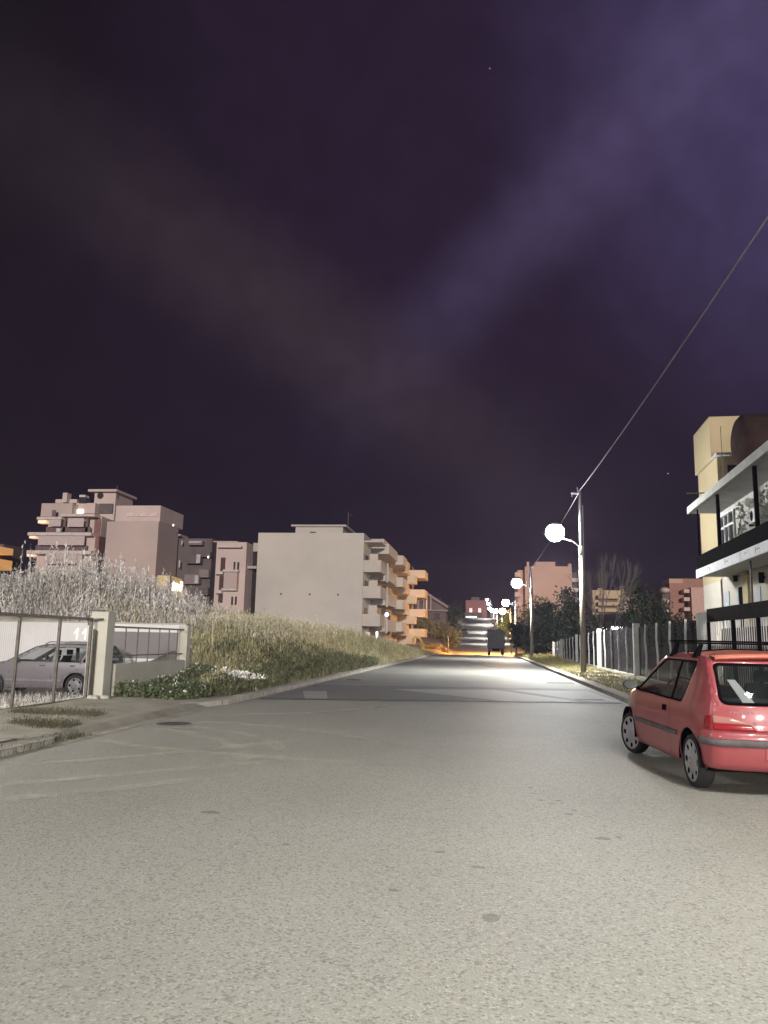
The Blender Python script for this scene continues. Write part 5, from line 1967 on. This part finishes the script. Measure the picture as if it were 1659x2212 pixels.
# mirror
mi = MB()
mi.ball((-.90, 1.90, .93), .095, .05, .062, 14, 8)
mi.build('door_mirror', mat('dark_grey_plastic', (.085, .085, .085), .6), car, smooth=True, local=True)
MB().path([(-.77, 1.93, .885), (-.83, 1.92, .90), (-.87, 1.905, .92)], .022, 8).build('mirror_stalk', M_BLACK, car, local=True)
mg = MB()
mg.v += [(-.90 + .085 * math.cos(t), 1.845, .93 + .052 * math.sin(t)) for t in [2 * math.pi * k / 20 for k in range(20)]]
mg.f.append(tuple(range(20)))
mg.build('mirror_glass', mat('mirror_face', (.10, .105, .11), .35, metal=.2), car, local=True, recalc=False)
mi = MB()
mi.ball((.90, 1.90, .93), .095, .05, .062, 14, 8)
mi.build('door_mirror', mat('dark_grey_plastic', (.085, .085, .085), .6), car, smooth=True, local=True)
# roof rack: two bars with feet and long side rails
rr_ = MB()
for yv in (.15, .95):
    rr_.box(-.60, .60, yv - .018, yv + .018, 1.458, 1.474)
for xv in (-.56, .56):
    rr_.box(xv - .011, xv + .011, -.10, 1.25, 1.480, 1.498)
for k in range(5):
    rr_.box(-.55, .55, -.02 + k * .28 - .007, -.02 + k * .28 + .007, 1.482, 1.494)
rr_.build('roof_rack', M_BLACK, car, local=True)
for yv in (.15, .95):
    for s_ in (-1, 1):
        MB().hexa([(s_ * .60, yv - .05, 1.335), (s_ * .66, yv - .05, 1.31), (s_ * .66, yv + .05, 1.31), (s_ * .60, yv + .05, 1.335)], [(s_ * .55, yv - .02, 1.454), (s_ * .585, yv - .02, 1.454), (s_ * .585, yv + .02, 1.454), (s_ * .55, yv + .02, 1.454)]).build('rack_foot', M_BLACK, car, local=True)
MB().box(-.602, -.586, .50, .52, 1.335, 1.38).path([(-.57, .52, 1.37), (-.20, .45, 1.405), (.3, .45, 1.405)], .008, 6).build('rack_strap', M_BLACK, car, local=True)
# underbody, inner arches, floor
MB().box(-.70, .70, -.42, 2.9, .22, .30).build('floor_pan', M_BLACK, car, local=True)
for yv in (0, FAX):
    for s_ in (-1, 1):
        mb = MB()
        ar = arc(yv, .27, .335, -5, 185, 16)
        mb.v += [(s_ * .795, a, b) for a, b in ar] + [(s_ * .52, a, b) for a, b in ar]
        mb.f += [(i, i + 1, 18 + i - 1 + 1 - 1 + 0, 18 + i - 1) for i in range(0)]
        n_a = len(ar)
        mb.f += [(i, i + 1, n_a + i + 1, n_a + i) for i in range(n_a - 1)]
        mb.f.append(tuple(range(n_a, 2 * n_a)))
        mb.build('wheel_arch', M_BLACK, car, local=True, recalc=False)
MB().tube((.35, -.60, .235), (.35, -.35, .25), .022).build('exhaust', M_GALV, car, local=True)
# interior
def seat(x, y, lab='seat'):
    mb = MB()
    mb.box(x - .23, x + .23, y, y + .48, .38, .54)
    mb.hexa([(x - .23, y - .02, .52), (x + .23, y - .02, .52), (x + .23, y + .10, .52), (x - .23, y + .10, .52)], [(x - .19, y - .20, 1.02), (x + .19, y - .20, 1.02), (x + .19, y - .10, 1.02), (x - .19, y - .10, 1.02)])
    mb.hexa([(x - .11, y - .20, 1.04), (x + .11, y - .20, 1.04), (x + .11, y - .13, 1.04), (x - .11, y - .13, 1.04)], [(x - .10, y - .23, 1.17), (x + .10, y - .23, 1.17), (x + .10, y - .16, 1.17), (x - .10, y - .16, 1.17)])
    return mb.build('seat', M_SEAT, car, local=True, bevel=.03)


seat(-.36, 1.05)
seat(.36, 1.05)
mb = MB().box(-.62, .62, .22, .66, .38, .55)
mb.hexa([(-.62, .16, .52), (.62, .16, .52), (.62, .30, .52), (-.62, .30, .52)], [(-.58, .02, .90), (.58, .02, .90), (.58, .12, .90), (-.58, .12, .90)])
mb.build('rear_bench', M_SEAT, car, local=True, bevel=.03)
MB().box(-.64, .64, 1.70, 1.98, .62, .86).build('dashboard', M_SEAT, car, local=True, bevel=.03)
st_ = MB()
ps = [(-.36 + .18 * math.cos(t), 1.60 - .08 * math.sin(t), .88 + .17 * math.sin(t)) for t in [2 * math.pi * k / 20 for k in range(21)]]
st_.path(ps, .013, 6)
st_.build('steering_wheel', M_BLACK, car, local=True)
MB().box(-.10, .10, 1.33, 1.36, 1.20, 1.26).build('inner_mirror', M_BLACK, car, local=True)
MB().box(-.60, .60, -.12, 1.1, 1.322, 1.335).build('headliner', M_LINER, car, local=True)
MB().box(-.64, .64, -.40, .0, .83, .85).build('parcel_shelf', M_SEAT, car, local=True)
MB().hexa([(-.34, -.36, .852), (-.22, -.36, .852), (-.22, -.35, .852), (-.34, -.35, .852)], [(-.46, -.24, 1.10), (-.38, -.24, 1.10), (-.38, -.23, 1.10), (-.46, -.23, 1.10)]).build('paper_sheet', M_WFR, car, local=True)
for s_ in (-1, 1):
    wheel(car, s_ * .70, 0, .262, .268, s_)
    wheel(car, s_ * .695, FAX, .262, .268, s_, steer=R(16))

# ---- silver estate car behind the gate, facing left
M_SILV = mat('silver_grey_paint', (.17, .16, .175), .35, var=.06, scale=1, metal=.25, coat=.4)
# local frame: y forward, left side (-x) towards the viewer after turning by +90 deg
sr = at(158, 1485, 22.6)
sv = empty('parked_car', (sr.x, 23.45, -.385), 'silver grey estate car with roof rails parked behind the gate', 'car', rz=R(94))


def half2(y, z):
    w0 = np.interp(z, [.2, .35, .6, .85, .98, 1.2, 1.45, 1.56], [.83, .87, .89, .88, .85, .79, .70, .62])
    if y < -.4: w0 -= .10 * ((-.4 - y) / .5) ** 2
    if y > 2.6: w0 -= .2 * ((y - 2.6) / .95) ** 2
    return float(w0)


S2 = [(-.82, .35), (-.90, .55), (-.88, .75), (-.84, .98), (-.70, 1.35), (-.58, 1.52), (-.2, 1.565), (.6, 1.575), (1.2, 1.54), (1.45, 1.47), (2.25, 1.03), (2.9, .92), (3.4, .78), (3.52, .60), (3.52, .40), (3.40, .26), (3.02, .26)] \
    + arc(2.62, .33, .385, -8, 188, 18) + [(2.22, .24), (.42, .24)] + arc(0, .33, .385, -8, 188, 18) + [(-.42, .28)]
w_a = roundpoly([(-.66, 1.04, .04), (-.56, 1.40, .06), (-.30, 1.45, .03), (-.16, 1.04, .03)])
w_b = roundpoly([(-.08, 1.03, .03), (-.24, 1.46, .03), (.66, 1.475, .03), (.72, 1.03, .03)])
w_c = roundpoly([(.82, 1.03, .03), (.78, 1.475, .03), (1.30, 1.43, .05), (1.98, 1.04, .04)])
sb = MB()
for s_ in (-1, 1):
    patch(sb, S2, [w_a, w_b, w_c], lambda u, v, s_=s_: (s_ * half2(u, v), u, v), .09)
top2 = [(-.82, .35), (-.90, .55), (-.88, .75), (-.84, .98)]
prof2 = [(-.58, 1.52), (-.2, 1.565), (.6, 1.575), (1.2, 1.54), (1.45, 1.47)]
hood2 = [(2.25, 1.03), (2.9, .92), (3.4, .78), (3.52, .60), (3.52, .40)]


def loft(mb, prof, hf, bulge=.03, nu=8):
    o = len(mb.v)
    for v, z in prof:
        for i in range(nu + 1):
            u = -1 + 2 * i / nu
            mb.v.append((u * hf(v, z), v, z + bulge * (1 - u * u)))
    for j in range(len(prof) - 1):
        for i in range(nu):
            mb.f.append((o + j * (nu + 1) + i, o + j * (nu + 1) + i + 1, o + (j + 1) * (nu + 1) + i + 1, o + (j + 1) * (nu + 1) + i))


loft(sb, prof2, half2)
loft(sb, hood2, half2)
loft(sb, top2, half2, 0)
finish(sb, 'body', M_SILV, sv, .015)
for w_ in (w_a, w_b, w_c):
    for s_ in (-1, 1):
        mb = MB()
        patch(mb, w_, [], lambda u, v: (s_ * (half2(u, v) - .012), u, v), .1)
        finish(mb, 'side_window', glassy('estate_glass', (.03, .03, .035), .12, .05) if 'estate_glass' not in MATS else MATS['estate_glass'], sv)
mb = MB()
loft(mb, [(1.47, 1.46), (2.23, 1.035)], lambda y, z: half2(y, z) - .01)
finish(mb, 'windscreen', MATS['estate_glass'], sv)
mb = MB()
loft(mb, [(-.84, .985), (-.70, 1.35), (-.585, 1.515)], lambda y, z: half2(y, z) - .01, 0)
finish(mb, 'rear_window', MATS['estate_glass'], sv)
for s_ in (-1, 1):
    MB().path([(s_ * .64, -.35, 1.57), (s_ * .64, -.25, 1.625), (s_ * .64, 1.0, 1.63), (s_ * .64, 1.15, 1.56)], .022, 6).build('roof_rail', M_GALV, sv, local=True)
    MB().ball((s_ * .97, 1.85, 1.08), .10, .07, .08, 12, 6).build('door_mirror', M_SILV, sv, smooth=True, local=True)
    mb = MB()
    patch(mb, roundpoly([(.42, .40), (.42, .52), (2.22, .52), (2.22, .40)], .02), [], lambda u, v: (s_ * (half2(u, v) + .016), u, v), .1)
    finish(mb, 'side_moulding', mat('grey_plastic_cladding', (.16, .15, .16), .7), sv, .016)
    mb = MB()
    patch(mb, [(.43, .22), (.43, .34), (2.21, .34), (2.21, .22)], [], lambda u, v: (s_ * (half2(u, v) + .01), u, v), .1)
    finish(mb, 'sill', M_TRIMG, sv, .012)
    for yv in (.05, 1.0):
        mb = MB()
        patch(mb, roundpoly([(yv, .90), (yv, .935), (yv + .16, .935), (yv + .16, .90)], .01), [], lambda u, v: (s_ * (half2(u, v) + .02), u, v), .05)
        finish(mb, 'door_handle', M_TRIMG, sv, .02)
    for yv in (0, 2.62):
        wheel(sv, s_ * .775, yv, .335, .335, s_, holes=5, wd=.22, rimk=.68, tm_=M_TRIMD)
for s_ in (-1,):
    for pl_ in ([(-.12, 1.02), (-.05, .80), (.40, .62), (.43, .55)], [(.77, 1.02), (.78, .6), (.80, .27)], [(2.02, 1.0), (2.10, .7), (2.06, .30)]):
        mb = MB()
        V = []
        for (a, b) in pl_:
            V += [(s_ * (half2(a, b) + .004), a - .007, b), (s_ * (half2(a, b) + .004), a + .007, b)]
        mb.add(V, [(2 * i, 2 * i + 1, 2 * i + 3, 2 * i + 2) for i in range(len(pl_) - 1)])
        finish(mb, 'door_gap', M_GAP, sv, recalc=False)
MB().box(-.72, .72, -.75, 3.3, .26, .34).build('floor_pan', M_BLACK, sv, local=True)
for x_, y_ in ((-.4, 1.05), (.4, 1.05)):
    MB().hexa([(x_ - .24, y_, .6), (x_ + .24, y_, .6), (x_ + .24, y_ + .14, .6), (x_ - .24, y_ + .14, .6)], [(x_ - .2, y_ - .22, 1.2), (x_ + .2, y_ - .22, 1.2), (x_ + .2, y_ - .1, 1.2), (x_ - .2, y_ - .1, 1.2)]).box(x_ - .12, x_ + .12, y_ - .26, y_ - .16, 1.22, 1.38).build('seat', M_SEAT, sv, local=True)
MB().hexa([(-.62, .1, .6), (.62, .1, .6), (.62, .24, .6), (-.62, .24, .6)], [(-.58, -.08, 1.10), (.58, -.08, 1.10), (.58, .02, 1.10), (-.58, .02, 1.10)]).build('rear_bench', M_SEAT, sv, local=True)
for yv in (0, 2.62):
    for s_ in (-1, 1):
        mb = MB()
        ar = arc(yv, .33, .39, -5, 185, 16)
        mb.v += [(s_ * .86, a, b) for a, b in ar] + [(s_ * .5, a, b) for a, b in ar]
        n_a = len(ar)
        mb.f += [(i, i + 1, n_a + i + 1, n_a + i) for i in range(n_a - 1)] + [tuple(range(n_a, 2 * n_a))]
        mb.build('wheel_arch', M_BLACK, sv, local=True, recalc=False)

# ---- box truck at the crest, seen from behind
tz = float(zr(100)) + .02
tk2 = empty('parked_truck', (1.55, 99.5, tz), 'pale grey box truck parked at the right kerb near the crest', 'truck')
M_TRK = mat('pale_grey_box_panel', (.22, .215, .225), .7, scale=1.5, col2=(.18, .175, .185))
MB().box(-1.08, 1.08, 0, 4.6, .85, 3.25).build('cargo_box', M_TRK, tk2, local=True, bevel=.04)
MB().box(-1.02, -.01, -.03, -.001, .92, 3.15).box(.01, 1.02, -.03, -.001, .92, 3.15).build('rear_door', mat('truck_door_panel', (.25, .245, .255), .7), tk2, local=True, bevel=.01)
MB().box(-.98, .98, 4.75, 6.4, .7, 2.3).build('cab', M_TRK, tk2, local=True, bevel=.12)
MB().box(-.45, .45, -.2, 6.2, .62, .80).box(-1.0, 1.0, -.12, -.04, .50, .62).build('chassis', M_BLACK, tk2, local=True)
for s_ in (-1, 1):
    MB().box(s_ * 1.0, s_ * .72, -.14, -.10, .64, .76).build('tail_lamp', M_LENS, tk2, local=True)
    MB().path([(s_ * 1.0, 5.9, 1.9), (s_ * 1.22, 5.95, 1.9)], .02).box(s_ * 1.16, s_ * 1.30, 5.9, 5.96, 1.6, 2.05).build('door_mirror', M_BLACK, tk2, local=True)
    for yv in (1.2, 5.5):
        wheel(tk2, s_ * .86, yv, .42, .42, s_, holes=5, wd=.30, rimk=.6, tm_=M_TRIMD)


def small_car(px, Y, label, m, side):
    p = at(px, 1370, Y)
    r = empty('parked_car', (p.x, Y, float(zr(Y)) + .02), label, 'car')
    pr = [(0, .3), (-.05, .6), (.05, .95), (.5, 1.42), (1.0, 1.5), (2.2, 1.48), (2.9, .98), (3.9, .85), (4.1, .5), (4.05, .25), (0.1, .22)]
    mb = MB()
    n = len(pr)
    for wv, zt in ((-.84, 0), (-.80, .0), (.80, 0), (.84, 0)):
        mb.v += [(wv * (.8 if (z > 1 and True) else 1), y, z) for y, z in pr]
    for k in range(3):
        for i in range(n):
            mb.f.append((k * n + i, (k + 1) * n + i, (k + 1) * n + (i + 1) % n, k * n + (i + 1) % n))
    mb.f += [tuple(range(n)), tuple(range(4 * n - 1, 3 * n - 1, -1))]
    mb.build('body', m, r, smooth=False, local=True)
    MB().hexa([(-.62, .02, 1.0), (.62, .02, 1.0), (.62, .06, 1.0), (-.62, .06, 1.0)], [(-.55, .38, 1.38), (.55, .38, 1.38), (.55, .42, 1.38), (-.55, .42, 1.38)]).build('rear_window', M_DGL, r, local=True)
    for s_ in (-1, 1):
        MB().box(s_ * .8, s_ * .55, -.06, -.02, .68, .85).build('tail_lamp', M_LENS, r, local=True)
        for yv in (.75, 3.3):
            MB().tube((s_ * .66, yv, .31), (s_ * .85, yv, .31), .31, n=14).build('wheel', M_RUB, r, local=True)


small_car(1003, 222, 'small dark car parked at the left side of the far road', mat('dark_car_paint', (.06, .06, .065), .4, coat=.5), -1)
small_car(1057, 205, 'dark car with a pale roof parked on the far road just left of the truck', mat('dark_car_paint', (.06, .06, .065), .4, coat=.5), 1)



# ---------------------------------------------------------------- thin haze added to imitate bloom round the lamps
hz = MB().box(-330, 330, -90, 420, -6, 42)
hm_ = bpy.data.materials.new('bloom_haze')
hm_.use_nodes = True
ht = hm_.node_tree
ht.nodes.clear()
ho = ht.nodes.new('ShaderNodeOutputMaterial')
hv = ht.nodes.new('ShaderNodeVolumePrincipled')
hv.inputs['Color'].default_value = (.74, .68, 1, 1)
hv.inputs['Density'].default_value = .00036
hv.inputs['Anisotropy'].default_value = .2
ht.links.new(hv.outputs[0], ho.inputs['Volume'])
tag(hz.build('haze', hm_), 'thin haze added over the street for lamp bloom', 'haze', kind='stuff')
